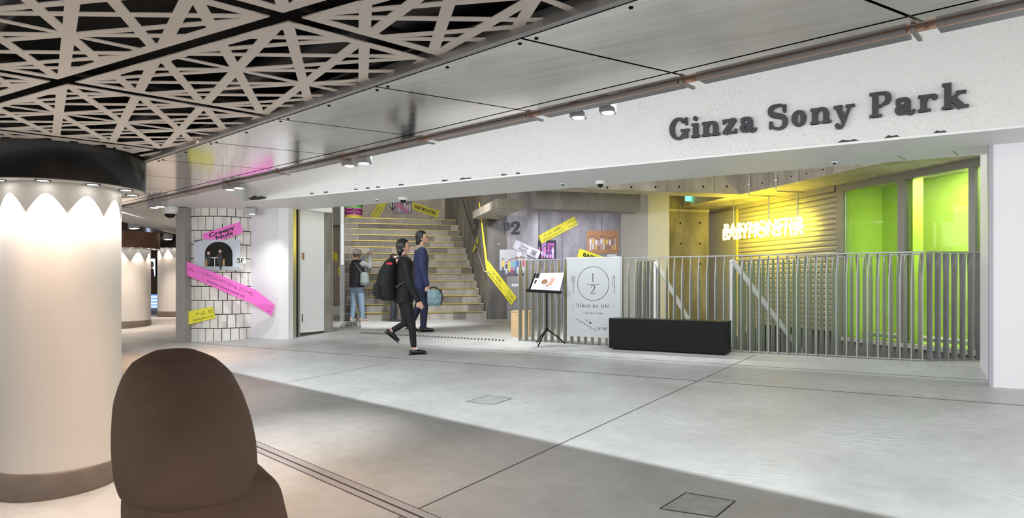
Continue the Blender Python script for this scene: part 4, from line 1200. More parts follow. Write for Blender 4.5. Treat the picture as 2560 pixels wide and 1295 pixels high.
SPT = mat('silver_tape', (.62, .62, .68), .45)
r_, q_ = tape('pale silver tape with serif lettering below the level sign', B2, [(1289, 599), (1352, 628), (1344, 648), (1281, 620)], SPT, 2, [], off=.03, group=TG)
mb = MB(); q_.serif(mb, 'Sony', .24, .52, .30, .16, .07, 0, .006); mb.build('lettering', INK, r_); mb = MB(); q_.serif(mb, 'Park', .22, .12, .30, .16, .07, 0, .006); mb.build('lettering', INK, r_); mb = MB(); q_.font(mb, '展', .66, .18, .55, 0, .006); mb.build('lettering', INK, r_)
tape('yellow tape with bold capitals half hidden behind the white panel sign', PW, [(1448, 621), (1570, 662), (1564, 682), (1442, 641)], YELL, 2, [('BABYMONSTER', .1, .28, .46, .03, .8)], off=.02, group=TG)
tape('lower yellow tape on the wall under the level sign', B2, [(1218, 649), (1293, 745), (1279, 764), (1217, 684)], YELL, 1, [('ゲームは、社交場だ。', .10, .52, .26, 0, .42), ('Gaming gives us tales of growth.', .05, .18, .2, 0, .52), ('ゲームは、', .74, .52, .26, 0, .2), ('Gaming gives', .74, .18, .2, 0, .22)], off=.02, group=TG)
SRW = WallPlane(ST1, ST1 + DD)
tape('long narrow yellow tape climbing the wall beside the stairs', B2, [(1197, 505), (1199, 505), (1218, 649), (1216, 682)], YELL, 0, [], off=.03, group=TG)
tape('small yellow tape behind the stair handrail', SRW, [(1181, 627), (1195, 588), (1196, 608), (1183, 634)], YELL, 3, [], off=.02, group=TG, zn=3)
# tapes and picture at the top of the stairs
TWP = WallPlane(TOP, TOP + AC)
tape('yellow tape with bold capitals at the top of the stairs', TWP, [(1031, 505), (1100, 528), (1095, 545), (1026, 521)], YELL, 3, [('BABYMONSTER', .12, .27, .48, .03, .76)], group=TG)
tape('yellow tape slanting at the stair head beside the striped drum', TWP, [(926, 540), (955, 494), (973, 500), (941, 552)], YELL, 2, [('は、', .06, .52, .26, 0, .13), ('社交場だ。', .22, .52, .26, 0, .38), ('us tales of growth', .04, .16, .2, 0, .56)], group=TG)
photo('photograph of dancers in pink at the top of the stairs', TWP, [(985, 500), (1030, 500), (1030, 535), (985, 535)], mat('ph_violet', (.28, .24, .36), .45),
      group_photo(6, [(.85, .15, .4), (.8, .75, .8), (.05, .05, .07), (.8, .3, .6)], [(.5, .35, .55)], 11, hgt=(.6, .85)), off=.008)
aq = on_wall(TWP, 973, 507, 990, 527, .012); sk = thing('arrow_sticker', 'white-edged black down arrow at the top of the stairs', 'sticker', aq.c[3]); mb = MB()
aq.line(mb, [(.5, 1.02), (.5, .1)], .085, 1, 0.); aq.line(mb, [(.06, .5), (.5, .08), (.94, .5)], .085, 1, 0.001)
aq.line(mb, [(.5, .98), (.5, .1)], .045, 0, .003); aq.line(mb, [(.1, .5), (.5, .1), (.9, .5)], .045, 0, .004); mb.build('arrow', [INK, mat('sticker_white', (.8, .8, .8), .5)], sk)
# side passage tapes
tape('yellow tape on the side passage wall', AW, [(826, 626), (844, 636), (844, 655), (826, 645)], YELL, 0, [('場だ。', .1, .5, .3, 0, .6), ('of growth.', .1, .15, .22, 0, .75)], group=TG)
tape('scrap of yellow tape low in the side passage', AW, [(845, 668), (849, 668), (849, 688), (845, 688)], YELL, 0, [], group=TG)
# striped drum at the top of the stairs
dz = RISE * NSTEP; dpnt = ST0 + AC * .32 + DD * (GO * 14 + .45)
root = thing('striped_drum', 'tape-wrapped drum in green, pink and yellow at the stair head', 'drum', V((dpnt.x, dpnt.y, dz)))
for z0, z1, m_, nm_ in ((0, .10, YELL, 'yellow_band'), (.10, .32, PINK, 'pink_band'), (.32, .56, GREEN, 'green_band')):
    MB().lathe([(.27 if nm_ != 'pink_band' else .275, dz + z0), (.27 if nm_ != 'pink_band' else .275, dz + z1)], V((dpnt.x, dpnt.y, 0)), 32).build(nm_, m_, root)
MB().lathe([(.27, dz + .56), (0, dz + .57)], V((dpnt.x, dpnt.y, 0)), 32).build('lid', GREEN, root)
mb = MB()
for tx, ang0, zz, hh_, bo, sx_ in (('牛尾憲輔', -.35, .37, .13, 0, 1.), ('Creepy', -1.05, .22, .09, .03, 1.3), ('Nuts', -.95, .12, .09, .03, 1.3), ('Creepy', .05, .22, .09, .03, 1.3), ('Nuts', .2, .12, .09, .03, 1.3)):
    vs, fs = font_mesh(tx, bo); k = hh_ / .73; ca = math.atan2(-FW.y, -FW.x)
    P3 = [V((dpnt.x + .279 * math.cos(ca + ang0 + px * k * sx_ / .279), dpnt.y + .279 * math.sin(ca + ang0 + px * k * sx_ / .279), dz + zz + py * k)) for px, py in vs]
    mb = MB(); mb.add(P3, fs); mb.build('lettering', INK, root)
# stair handrail on the right wall
hr = thing('stair_rail', 'chrome wall handrail beside the concrete stairs', 'handrail', ST1)
pa, pb = SRW.at(1154, 492, .12), SRW.at(1211, 679, .12)
MB().tube([pa, pb, pb + V((0, 0, -.03)) + AC * .12], .022, 10).build('rail', CHROME, hr)
for t_ in (.25, .6, .9):
    p = pa.lerp(pb, t_); MB().tube([p, p + V((0, 0, -.05)), p + V((0, 0, -.05)) + AC * .12], .008, 6).build('bracket', CHROME, hr)
bp_ = SRW.at(1188, 562, .01)
bz0 = thing('wall_plaque', 'dark floor guide plaque on the wall beside the stairs', 'plaque', bp_)
MB().box(tuple(bp_), (.02, .32, .62), M=MS).build('panel', mat('plaque_dark', (.05, .05, .05), .4), bz0)
MB().box(tuple(bp_ - AC * .012 + V((0, 0, -.02))), (.004, .16, .08), M=MS).build('marking', mat('plaque_mark', (.3, .3, .3), .5), bz0)
# floor grating with wire stay at the foot of the stairs
gq = [G(845, 826), G(902, 822), G(899, 806), G(858, 807)]
root = thing('grated_plate', 'grey slotted steel plate with wire stays at the foot of the stairs', 'floor plate', gq[0])
mb = MB(); mb.prism([V((p.x, p.y, .0)) for p in gq], (0, 0, .03)); mb.build('plate', mat('plate_steel', (.45, .45, .45), .4, .6), root)
for i in range(5):
    t_ = .3 + .12 * i; a_ = gq[0].lerp(gq[1], t_).lerp(gq[3].lerp(gq[2], t_), .25); b_ = gq[0].lerp(gq[1], t_).lerp(gq[3].lerp(gq[2], t_), .8)
    MB().tube([a_ + V((0, 0, .031)), b_ + V((0, 0, .031))], .018, 4).build('slot', JOINT, root)
e0_, e1_ = gq[0] + V((0, 0, .03)), gq[1] + V((0, 0, .03)); dep_ = depth(gq[1])
MB().tube([e1_, P(884, 733, dep_)], .010, 6).build('wire_stay', GREYM, root); MB().tube([gq[3] + V((0, 0, .03)), P(871, 735, dep_ + .3)], .006, 6).build('wire_stay', GREYM, root)
MB().tube([P(884, 733, dep_), P(871, 735, dep_ + .3)], .006, 6).build('wire_stay', GREYM, root)

# ================================================================== NEON SIGN
ns = thing('neon_sign', 'glowing yellow double-outline neon sign hanging before the shutter', 'neon sign', P(1910, 570, 13.2))
NP = WallPlane(P(1810, 560, 14.2), P(1810, 560, 14.2) + (DD * -1.0 + AC * .25))


def neon_word(cs, off, name):
    q = Quad(*[NP.at(x, y, off) for x, y in cs])
    cu = bpy.data.curves.new('neon', 'FONT'); cu.body = 'BABYMONSTER'; cu.resolution_u = 3; cu.fill_mode = 'NONE'; cu.space_character = 1.0; cu.offset = .02
    o = bpy.data.objects.new('neon', cu); COL.objects.link(o); dg = bpy.context.evaluated_depsgraph_get()
    me = bpy.data.meshes.new_from_object(o.evaluated_get(dg)); vs = [(v.co.x, v.co.y) for v in me.vertices]; es = [tuple(e.vertices) for e in me.edges]
    bpy.data.objects.remove(o); bpy.data.curves.remove(cu)
    x0 = min(v[0] for v in vs); x1 = max(v[0] for v in vs); y0 = min(v[1] for v in vs); y1 = max(v[1] for v in vs)
    W3 = [q.at((x - x0) / (x1 - x0), (y - y0) / (y1 - y0)) for x, y in vs]
    adj = {}
    for a, b in es: adj.setdefault(a, []).append(b); adj.setdefault(b, []).append(a)
    seen = set(); comps = []
    for v in adj:
        if v in seen: continue
        loop = [v]; seen.add(v); cur = v
        while True:
            nx = [k for k in adj[cur] if k not in seen]
            if not nx: break
            cur = nx[0]; seen.add(cur); loop.append(cur)
        comps.append(loop)
    # group outline loops into letters by their x position
    lets = {}
    for lp in comps:
        cxm = sum(vs[i][0] for i in lp) / len(lp); lo, hi = min(vs[i][0] for i in lp), max(vs[i][0] for i in lp)
        for kx in lets:
            if lo >= kx[0] - .02 and hi <= kx[1] + .02: lets[kx].append(lp); break
        else: lets[(lo, hi)] = [lp]
    for kx, lps in lets.items():
        mb = MB()
        for lp in lps:
            pts3 = [W3[i] for i in lp]; mb.tube(pts3 + [pts3[0]], .011, 5, cap=False)
        mb.build('neon_letter', NEON, ns)


neon_word([(1811, 561), (2010, 541), (2010, 570), (1811, 584)], 0., 'a')
neon_word([(1808, 574), (2008, 556), (2008, 586), (1808, 600)], .05, 'b')
for (x0, y0, y1) in ((1834, 505, 568), (1922, 490, 556), (1994, 476, 545)):
    a_ = NP.at(x0, y1, 0); MB().tube([a_, V((a_.x, a_.y, ZI + .02))], .014, 8).build('hanger', ALU, ns)
    MB().box((a_.x, a_.y, ZI - .01), (.03, .9, .03), M=Matrix((DD, AC, V((0, 0, 1)))).transposed()).build('ceiling_bar', ALU, ns)
kc = NP.at(1910, 570, .0)
for u in (.12, .5, .88):
    p = NP.at(1811 + 199 * u, 575 - 18 * u, 0); light('neon_glow', 'POINT', p, 22, (1, .76, .0), shadow_soft_size=.015)
for px, y0, y1 in ((1873, 436, 486), (1940, 430, 473)):
    a_ = FR.at(px, y1, .03); b_ = FR.at(px, y0, .03); cd = thing('conduit', 'thin white conduit drop on the slab edge, %s one' % ('left' if px < 1900 else 'right'), 'conduit', a_); MB().tube([a_, b_], .014, 8).build('pipe', WHITE, cd)
    MB().box(tuple((a_ + b_) / 2), (.05, .05, .02)).build('clamp', ALU, cd)

# emergency exit sign, toilet sign
p = NW.at(1721, 497, .3); ex = thing('exit_sign', 'small glowing green exit sign above the niche', 'exit sign', p)
MB().box(tuple(p), (.20, .05, .13), M=MS).build('case', ALU, ex); MB().box(tuple(p - DD * .03), (.18, .01, .11), M=MS).build('face', mat('exit_green', (.05, .8, .5), .5, emit=(.1, 1, .75), estr=3), ex)
tq = on_wall(NW, 1653, 545, 1670, 562, .05); ts = thing('toilet_sign', 'small square toilet pictogram plate beside the niche', 'sign', tq.c[3]); tq.board('plate', mat('plate_cream', (.55, .53, .42), .4), .01, ts)
mb = MB(); tq.disc(mb, .5, .72, .012, 0, .012); tq.sheet(mb, [(.3, .2), (.7, .2), (.56, .62), (.44, .62)], 0, .012); mb.build('pictogram', INK, ts)

# monitors behind the fence
MW = WallPlane(P(1570, 708, 15.0), P(1570, 708, 15.0) + AC)
SCR = mat('screen_blue', (.1, .3, .7), .3, emit=(.15, .45, .95), estr=1.4); SCR2 = mat('screen_pale', (.6, .7, .8), .3, emit=(.6, .75, .95), estr=1.4)
for (x0, y0, x1, y1, lb, m_) in ((1558, 689, 1575, 704, 'small upper monitor behind the fence', SCR), (1558, 715, 1575, 732, 'small middle monitor behind the fence', SCR2), (1560, 737, 1597, 771, 'larger lower monitor behind the fence', SCR)):
    q = on_wall(MW, x0 - 4, y0 - 3, x1 + 3, y1 + 3, 0.); rt = thing('monitor', lb, 'monitor', q.c[3], 'monitors behind the fence'); q.board('case', BLACK, -.12, rt)
    q2 = on_wall(MW, x0, y0, x1, y1, .004); mb = MB(); q2.rect(mb, 0, 0, 1, 1, 0, 0.); mb.build('screen', m_, rt, label='lit screen')
    mb = MB(); q2.disc(mb, .55, .45, .06, 0, .003); mb.build('picture', mat('scr_yellow', (.6, .6, .2), .4, emit=(.7, .7, .3), estr=.8), rt)
q = on_wall(MW, 1553, 775, 1602, 800, 0.); rt = thing('monitor_stand', 'low grey stand under the monitors', 'stand', q.c[3]); q.board('front', GREYM, -.3, rt)
q = on_wall(MW, 1553, 707, 1602, 712, 0.); q.board('shelf', GREYM, -.3, rt); q = on_wall(MW, 1598, 690, 1602, 790, 0.); q.board('upright', GREYM, -.05, rt)

# ================================================================== CEILING FITTINGS
LBG = 'square box spotlights along the steel soffit'
LBX = mat('lightbox_grey', (.42, .42, .45), .45)
for px, py, lb in ((1446, 276, 'square box spotlight under the soffit, left of the nearest pair'), (1520, 263, 'square box spotlight under the soffit, right of the nearest pair'),
                   (874, 402, 'square box spotlight of the second pair, left one above the stairs'), (910, 395, 'square box spotlight of the second pair, right one above the stairs'),
                   (575, 464, 'square box spotlight above the white column, left of its pair'), (597, 460, 'square box spotlight above the white column, right of its pair'),
                   (386, 511, 'square box spotlight above the taupe post, left of its pair'), (401, 508, 'square box spotlight above the taupe post, right of its pair')):
    yl = 242 - .228 * (px - 1500); d = (ZC - CAMZ) * FPX / (HY - yl); sz = {0: .07, 1: .075, 2: .08, 3: .085}[0 if px > 1300 else 1 if px > 700 else 2 if px > 500 else 3]
    base_ = P(px, py + 18 * (3. / d), d + .19); zb_ = base_.z
    rt = thing('box_spotlight', lb, 'spotlight', V((base_.x, base_.y, zb_)), LBG)
    MB().box((base_.x, base_.y, zb_ + sz * .65), (sz, sz, sz * 1.3), rz=.25).build('housing', LBX, rt)
    MB().box((base_.x, base_.y, zb_ + sz * 1.3 + .04), (.03, .03, .09), rz=.25).build('stem', GREYM, rt)
    MB().lathe([(0, -.002), (sz * .40, -.002), (sz * .40, .004)], V((base_.x, base_.y, zb_)), 16).build('lens', LAMPC, rt)
    rd = V((RT.x, RT.y, 0))
    MB().lathe([(0, 0), (.007, 0)], V((0, 0, 0)), 8)
    light('box_spot', 'SPOT', (base_.x, base_.y, zb_ - .01), 14, (.92, .97, 1), aim=(base_.x, base_.y + .25, -1), spot_size=1.5, spot_blend=.6, shadow_soft_size=.03)
# track spot at the tiled wall
p = P(630, 527, 11.1); rt = thing('track_spotlight', 'grey bracket spotlight between the tiles and the white column', 'spotlight', p)
MB().box(tuple(p), (.15, .12, .11), rz=.5).build('housing', LBX, rt)
MB().lathe([(0, -.002), (.045, -.002)], p - V((0, 0, .056)), 14).build('lens', LAMPC, rt)
MB().box((p.x, p.y, ZS - .012), (.12, .12, .024), rz=.5).build('mount', LBX, rt)
MB().tube([p + V((.03, 0, .0)), p + V((.09, 0, .06)), V((p.x + .03, p.y, ZS - .02))], .008, 6).build('bracket', LBX, rt)
MB().tube([p + V((-.04, 0, .05)), p + V((-.06, .02, .10)), V((p.x - .02, p.y, ZS - .02))], .006, 6).build('cable', BLACK, rt)
light('track_spot', 'SPOT', P(632, 540, 10.5), 55, (.95, .98, 1), aim=V((-9.4, 7.57, .35)), spot_size=1.5, spot_blend=1., shadow_soft_size=.03)


def dome(px, py, z, r, label):
    c = Zp(px, py, z); rt = thing('dome_camera', label, 'security camera', c)
    MB().lathe([(0, 0), (r, 0), (r, -.02), (r * .8, -.035), (r * .62, -.04)], V((c.x, c.y, z)), 20).build('base', WHITE, rt)
    MB().lathe([(r * .6, -.035), (r * .55, -.055), (r * .35, -.075), (0, -.082)], V((c.x, c.y, z)), 20).build('dome', DARK, rt)


dome(1008, 494, ZS, .075, 'white dome camera under the soffit above the stairs'); dome(1501, 453, ZS, .062, 'white dome camera under the soffit above the menu sign')
c = Zp(425, 517, ZS); rt = thing('dome_camera', 'large white dome camera beside the taupe post', 'security camera', c)
MB().lathe([(0, 0), (.13, 0), (.13, -.05), (.11, -.10), (.085, -.12)], c, 24).build('base', WHITE, rt); MB().lathe([(.085, -.11), (.08, -.15), (.05, -.18), (0, -.19)], c, 24).build('dome', DARK, rt)
for px, py, lb in ((943, 499, 'small white ceiling sensor above the stairs'), (1407, 459, 'small white ceiling sensor above the fence end'), (2086, 405, 'small white ceiling sensor above the lime room')):
    c = Zp(px, py, ZS); rt = thing('ceiling_sensor', lb, 'sensor', c, 'soffit sensors'); MB().lathe([(0, 0), (.035, 0), (.033, -.008), (.018, -.012)], c, 14).build('rim', WHITE, rt); MB().lathe([(.018, -.008), (.014, -.022), (0, -.024)], c, 12).build('eye', BLACK, rt)
# torn hole in the beam corner
p = BP.at(640, 497, -.0); hq = [BP.at(x, y, .012) for x, y in ((619, 497), (628, 493), (636, 489), (646, 492), (652, 490), (664, 492), (665, 496), (650, 499), (630, 500))]
mb = MB(); mb.sheet(hq, BP.n); mb.build('torn_hole', JOINT, beam, label='dark torn hole at the beam corner')
# far concourse screens
FWP = WallPlane(plan(-13, 24), plan(-12, 24))
for (x0, y0, x1, y1, lb, m_) in ((366, 645, 389, 693, 'bright advertising screen with a portrait between the far columns', mat('ad_blue', (.5, .6, .8), .4, emit=(.55, .68, .95), estr=1.6)), (364, 735, 396, 772, 'blue lit display low between the far columns', mat('ad_blue2', (.2, .35, .7), .4, emit=(.2, .36, .85), estr=1.2))):
    q = on_wall(FWP, x0, y0, x1, y1, 0.); rt = thing('advert_screen', lb, 'screen', q.c[3]); q.board('case', BLACK, -.1, rt); mb = MB(); q.rect(mb, .03, .03, .97, .97, 0, .004); mb.build('screen', m_, rt)
    mb = MB()
    if y0 < 700: q.sheet(mb, [(.25, .03), (.9, .03), (.8, .4), (.62, .5), (.45, .42)], 1, .008); q.disc(mb, .56, .62, .09, 2, .009); q.disc(mb, .56, .7, .085, 0, .0085)
    else:
        for i in range(4): q.rect(mb, .05, .1 + i * .22, .95, .18 + i * .22, 3, .008)
    mb.build('picture', [BLACK, mat('suit_red', (.12, .03, .05), .5), mat('print_skin', (.6, .42, .33), .6), mat('ad_white', (.9, .9, .95), .5, emit=(.8, .9, 1), estr=1.2)], rt)
for px, py, d in ((455 - 115, 562, 13.5), (430, 585, 17)):
    pass
for (px, d, lb) in ((335, 13.2, 'far box spotlight over the pale columns, left one'), (420, 16.5, 'far box spotlight over the pale columns, right one')):
    z = ZS - .05; y = HY - (z - CAMZ) * FPX / d; c = P(px, y, d); rt = thing('box_spotlight', lb, 'spotlight', c, LBG); MB().box((c.x, c.y, z - .06), (.22, .12, .14)).build('housing', LBX, rt); MB().box((c.x, c.y, z - .135), (.18, .08, .01)).build('lens', LAMPW, rt)
    light('far_spot', 'SPOT', (c.x, c.y, z - .16), 120, (1, .82, .68), aim=(c.x, c.y, 0), spot_size=1.9, spot_blend=.7, shadow_soft_size=.1)
# warm recessed lamps in the lattice joints over the concourse floor
for (px, py), pw_ in (((750, 1085), 85), ((330, 1010), 130), ((420, 900), 150), ((900, 1240), 40), ((480, 1270), 90), ((120, 1290), 35)):
    g_ = G(px, py); col_ = (1, .95, .88) if px == 750 else (1, .64, .40)
    light('recessed_lamp', 'SPOT', (g_.x, g_.y, ZC - .005), pw_, col_, aim=(g_.x, g_.y, -1), spot_size=1.0 if px == 750 else 1.7, spot_blend=1., shadow_soft_size=.05)

# ================================================================== PEOPLE
def blob(mb, voxel=.012, smooth=5):
    me = mb.mesh('tmp'); o = bpy.data.objects.new('tmp', me); COL.objects.link(o)
    r = o.modifiers.new('r', 'REMESH'); r.mode = 'VOXEL'; r.voxel_size = voxel; r.use_smooth_shade = True
    s_ = o.modifiers.new('s', 'SMOOTH'); s_.iterations = smooth; s_.factor = .5
    dg = bpy.context.evaluated_depsgraph_get(); out_ = bpy.data.meshes.new_from_object(o.evaluated_get(dg))
    bpy.data.objects.remove(o); bpy.data.meshes.remove(me)
    out_.polygons.foreach_set('use_smooth', [True] * len(out_.polygons)); out_.materials.clear()
    return out_


class Body:
    """a figure in local axes: x forward, y left, z up, from its base point"""

    def __init__(s, base, heading, h):
        s.b = V(base); s.f = V(heading).normalized(); s.l = V((-s.f.y, s.f.x, 0)); s.h = h
        s.M = Matrix((s.f, s.l, V((0, 0, 1)))).transposed()

    def p(s, x, y, z): return s.b + (s.f * x + s.l * y + V((0, 0, z))) * s.h      # in body heights

    def limb(s, mb, pts, rs):
        P3 = [s.p(*q) for q in pts]; mb.tube(P3, [r * s.h for r in rs], 12)
        for q, r in zip(P3, rs): mb.ell(q, (r * s.h,) * 3, 12, 8)

    def loft(s, mb, levels, seg=20):
        vs = []
        for (x, y, z, rd, rw) in levels:
            for k in range(seg):
                a = 2 * PI * k / seg; vs.append(s.p(x + rd * math.cos(a), y + rw * math.sin(a), z))
        n = len(levels); fs = [(i * seg + k, i * seg + (k + 1) % seg, (i + 1) * seg + (k + 1) % seg, (i + 1) * seg + k) for i in range(n - 1) for k in range(seg)]
        mb.add(vs, fs); mb.add(vs[:seg], [tuple(range(seg))[::-1]]); mb.add(vs[-seg:], [tuple(range(seg))])

    def head(s, mb, c, turn=0., k=1.):
        R = s.M @ Matrix.Rotation(turn, 3, 'Z'); h = s.h * k; C_ = s.p(*c)

        def shape(q):
            q = q.copy()
            if q.z < 0: q.x *= 1 + .10 * (q.z / (.07 * h)); q.y *= 1 + .28 * (q.z / (.07 * h))
            return q
        mb.ell(C_, (.054 * h, .044 * h, .068 * h), 20, 14, R, 0, shape)
        mb.ell(C_ + R @ V((.056 * h, 0, -.012 * h)), (.010 * h, .0075 * h, .015 * h), 8, 6, R)          # nose
        for sgn_ in (-1, 1): mb.ell(C_ + R @ V((-.004 * h, sgn_ * .045 * h, -.008 * h)), (.011 * h, .005 * h, .018 * h), 8, 6, R)
        mb.ell(C_ + R @ V((.045 * h, 0, -.042 * h)), (.010 * h, .016 * h, .007 * h), 8, 6, R)            # lips
        return C_, R

    def face(s, C_, R, root, k=1.):
        h = s.h * k; mb = MB()
        for sg in (-1, 1):
            mb.ell(C_ + R @ V((.049 * h, sg * .018 * h, .006 * h)), (.005 * h, .008 * h, .0045 * h), 8, 6, R, 0)
            mb.ell(C_ + R @ V((.050 * h, sg * .019 * h, .019 * h)), (.004 * h, .011 * h, .0022 * h), 8, 4, R, 0)
        mb.ell(C_ + R @ V((.054 * h, 0, -.042 * h)), (.003 * h, .013 * h, .003 * h), 8, 4, R, 1)
        mb.build('eyes_and_mouth', [BLACK, mat('lip', (.42, .17, .14), .5)], root)

    def hand(s, mb, wrist, d, pn_):
        """palm with five separate, unequal, bent fingers; d: pointing direction, pn_: palm normal (world)"""
        k = s.h; d = V(d).normalized(); pn_ = (V(pn_) - d * V(pn_).dot(d)).normalized(); sd = d.cross(pn_); w_ = s.p(*wrist)
        R = Matrix((d, sd, pn_)).transposed()
        mb.ell(w_ + d * .026 * k, (.030 * k, .024 * k, .010 * k), 10, 8, R)
        for i, (o_, ln) in enumerate(((-.017, .036), (-.006, .043), (.006, .040), (.017, .031))):
            a = w_ + d * .044 * k + sd * o_ * k; b = a + d * ln * .5 * k + pn_ * .004 * k; c = b + d * ln * .38 * k + pn_ * .014 * k
            mb.tube([a, b, c], [.0056 * k, .0052 * k, .0042 * k], 6)
        a = w_ + d * .014 * k + sd * -.022 * k; mb.tube([a, a + d * .020 * k - sd * .012 * k, a + d * .038 * k - sd * .012 * k + pn_ * .006 * k], [.0065 * k, .006 * k, .0045 * k], 6)


def cloth(name, c): return mat(name, c, .8, bump=.2, bscale=25)


def person(label, base, heading, h, pose, mats_, group=None, extra=None, hairfn=None):
    B = Body(base, heading, h); root = thing('person', label, 'person', base, group)
    q = pose
    body = MB()
    B.loft(body, [(0, 0, .47, .055, .085), (0, 0, .55, .055, .08), (.0, 0, .62, .05, .07), (.005, 0, .72, .058, .085), (0, 0, .80, .05, .095), (0, 0, .83, .03, .05)])
    B.limb(body, [(0, 0, .81), (q['neck'][0], q['neck'][1], q['neck'][2])], [.036, .03])
    for sd in ('l', 'r'):
        sh, el, wr = q['sh' + sd], q['el' + sd], q['wr' + sd]; hp, kn, an = q['hp' + sd], q['kn' + sd], q['an' + sd]
        B.limb(body, [sh, el, wr], [.027, .022, .016]); B.limb(body, [hp, kn, an], [.048, .032, .022])
        d = (B.p(*wr) - B.p(*el)); B.hand(body, wr, d, q.get('palm' + sd, B.l * (-1 if sd == 'l' else 1)))
    C_, R = B.head(body, q['head'], q.get('turn', 0))
    bm = blob(body, .0065 * h, 2); link('body', bm, SKIN, root)
    B.face(C_, R, root)
    top = MB()
    B.loft(top, q['coat'])
    for sd in ('l', 'r'):
        sh, el, wr = q['sh' + sd], q['el' + sd], q['wr' + sd]; wr2 = tuple(el[i] + (wr[i] - el[i]) * .93 for i in range(3))
        B.limb(top, [sh, el, wr2], [.043, .036, .028])
    link('jacket', blob(top, .009 * h, 4), mats_[0], root)
    leg = MB()
    B.loft(leg, [(0, 0, .43, .055, .085), (0, 0, .50, .062, .09), (0, 0, .57, .056, .082)])
    fat = q.get('fat', 1.)
    for sd in ('l', 'r'):
        hp, kn, an = q['hp' + sd], q['kn' + sd], q['an' + sd]; cut = q.get('cuff', .97); an2 = tuple(kn[i] + (an[i] - kn[i]) * cut for i in range(3))
        B.limb(leg, [hp, kn, an2], [.058 * fat, .042 * fat, .032 * fat])
    link('trousers', blob(leg, .009 * h, 4), mats_[1], root)
    for sd in ('l', 'r'):
        an = q['an' + sd]; tilt = q.get('tilt' + sd, 0.); sh_ = MB(); a = B.p(*an); fd = (B.f * math.cos(tilt) + V((0, 0, 1)) * math.sin(tilt)); up = B.l.cross(fd) * -1
        if up.z < 0: up = -up
        heel = a - up * .030 * h - fd * .022 * h
        R_ = Matrix((fd, B.l, up)).transposed()
        sh_.ell(heel + fd * .035 * h + up * .012 * h, (.058 * h, .026 * h, .022 * h), 14, 8, R_); sh_.ell(heel + fd * .085 * h + up * .008 * h, (.045 * h, .027 * h, .016 * h), 14, 8, R_)
        if not q.get('low'): sh_.ell(heel + fd * .01 * h + up * .028 * h, (.028 * h, .024 * h, .03 * h), 12, 8, R_)
        so = link('shoe', blob(sh_, .005 * h, 2), mats_[2], root)
        MB().box(tuple(heel + fd * .055 * h - up * .011 * h), (.155 * h, .046 * h, .008 * h), M=R_).build('sole', mats_[4] if len(mats_) > 4 else BLACK, so)
    hair = MB(); hh = h
    hair.ell(C_ + R @ V((-.008 * hh, 0, .014 * hh)), (.060 * hh, .052 * hh, .064 * hh), 20, 12, R, 0, lambda v: v if not (v.x > .02 * hh and v.z < .022 * hh) else V((v.x * .55, v.y, v.z)))
    if hairfn: hairfn(B, hair, C_, R, hh)
    link('hair', blob(hair, .006 * h, 2), mats_[3], root)
    if extra: extra(B, root, C_, R)
    return root


HAIR = mat('hair_black', (.014, .012, .012), .45); BLK = cloth('coat_black', (.004, .004, .006)); BLKT = cloth('trouser_black', (.005, .005, .007))
STD = dict(neck=(.005, 0, .875), head=(.012, 0, .925), shl=(0, .105, .79), shr=(0, -.105, .79), ell=(.0, .125, .62), elr=(0, -.125, .62), wrl=(.04, .125, .47), wrr=(.04, -.125, .47),
           hpl=(0, .05, .48), hpr=(0, -.05, .48), knl=(.01, .05, .27), knr=(.01, -.05, .27), anl=(0, .05, .04), anr=(0, -.05, .04),
           coat=[(0, 0, .42, .07, .10), (0, 0, .50, .075, .105), (0, 0, .60, .07, .095), (.005, 0, .72, .075, .10), (0, 0, .80, .062, .11), (0, 0, .835, .04, .06)])
HD = (RT * .97 + FW * .22).normalized()
# -- woman in the black coat with backpack, mid-stride, nearest
gp = G(1012, 886)
ps = dict(STD, head=(-.01, 0, .925), neck=(-.01, 0, .87), hpr=(.01, -.045, .475), knr=(.055, -.045, .27), anr=(.075, -.045, .045), hpl=(-.01, .045, .475), knl=(.01, .045, .27), anl=(-.11, .045, .20), tiltl=-.7,
          elr=(.03, -.13, .61), wrr=(.105, -.135, .465), ell=(-.05, .13, .62), wrl=(-.04, .14, .47), cuff=.86, low=True, fat=.85,
          coat=[(-.01, 0, .44, .085, .10), (-.005, 0, .52, .085, .105), (0, 0, .62, .078, .10), (.0, 0, .72, .078, .105), (0, 0, .80, .066, .11), (0, 0, .84, .042, .06)])


def p2_extra(B, root, C_, R):
    mb = MB(); mb.ell(B.p(*(.075, -.045, .085)), (.019 * B.h, .019 * B.h, .045 * B.h), 12, 8); mb.ell(B.p(.085, -.045, .05), (.03 * B.h, .019 * B.h, .014 * B.h), 12, 8, B.M)
    mb.build('sock', mat('sock_white', (.8, .78, .76), .8), root)


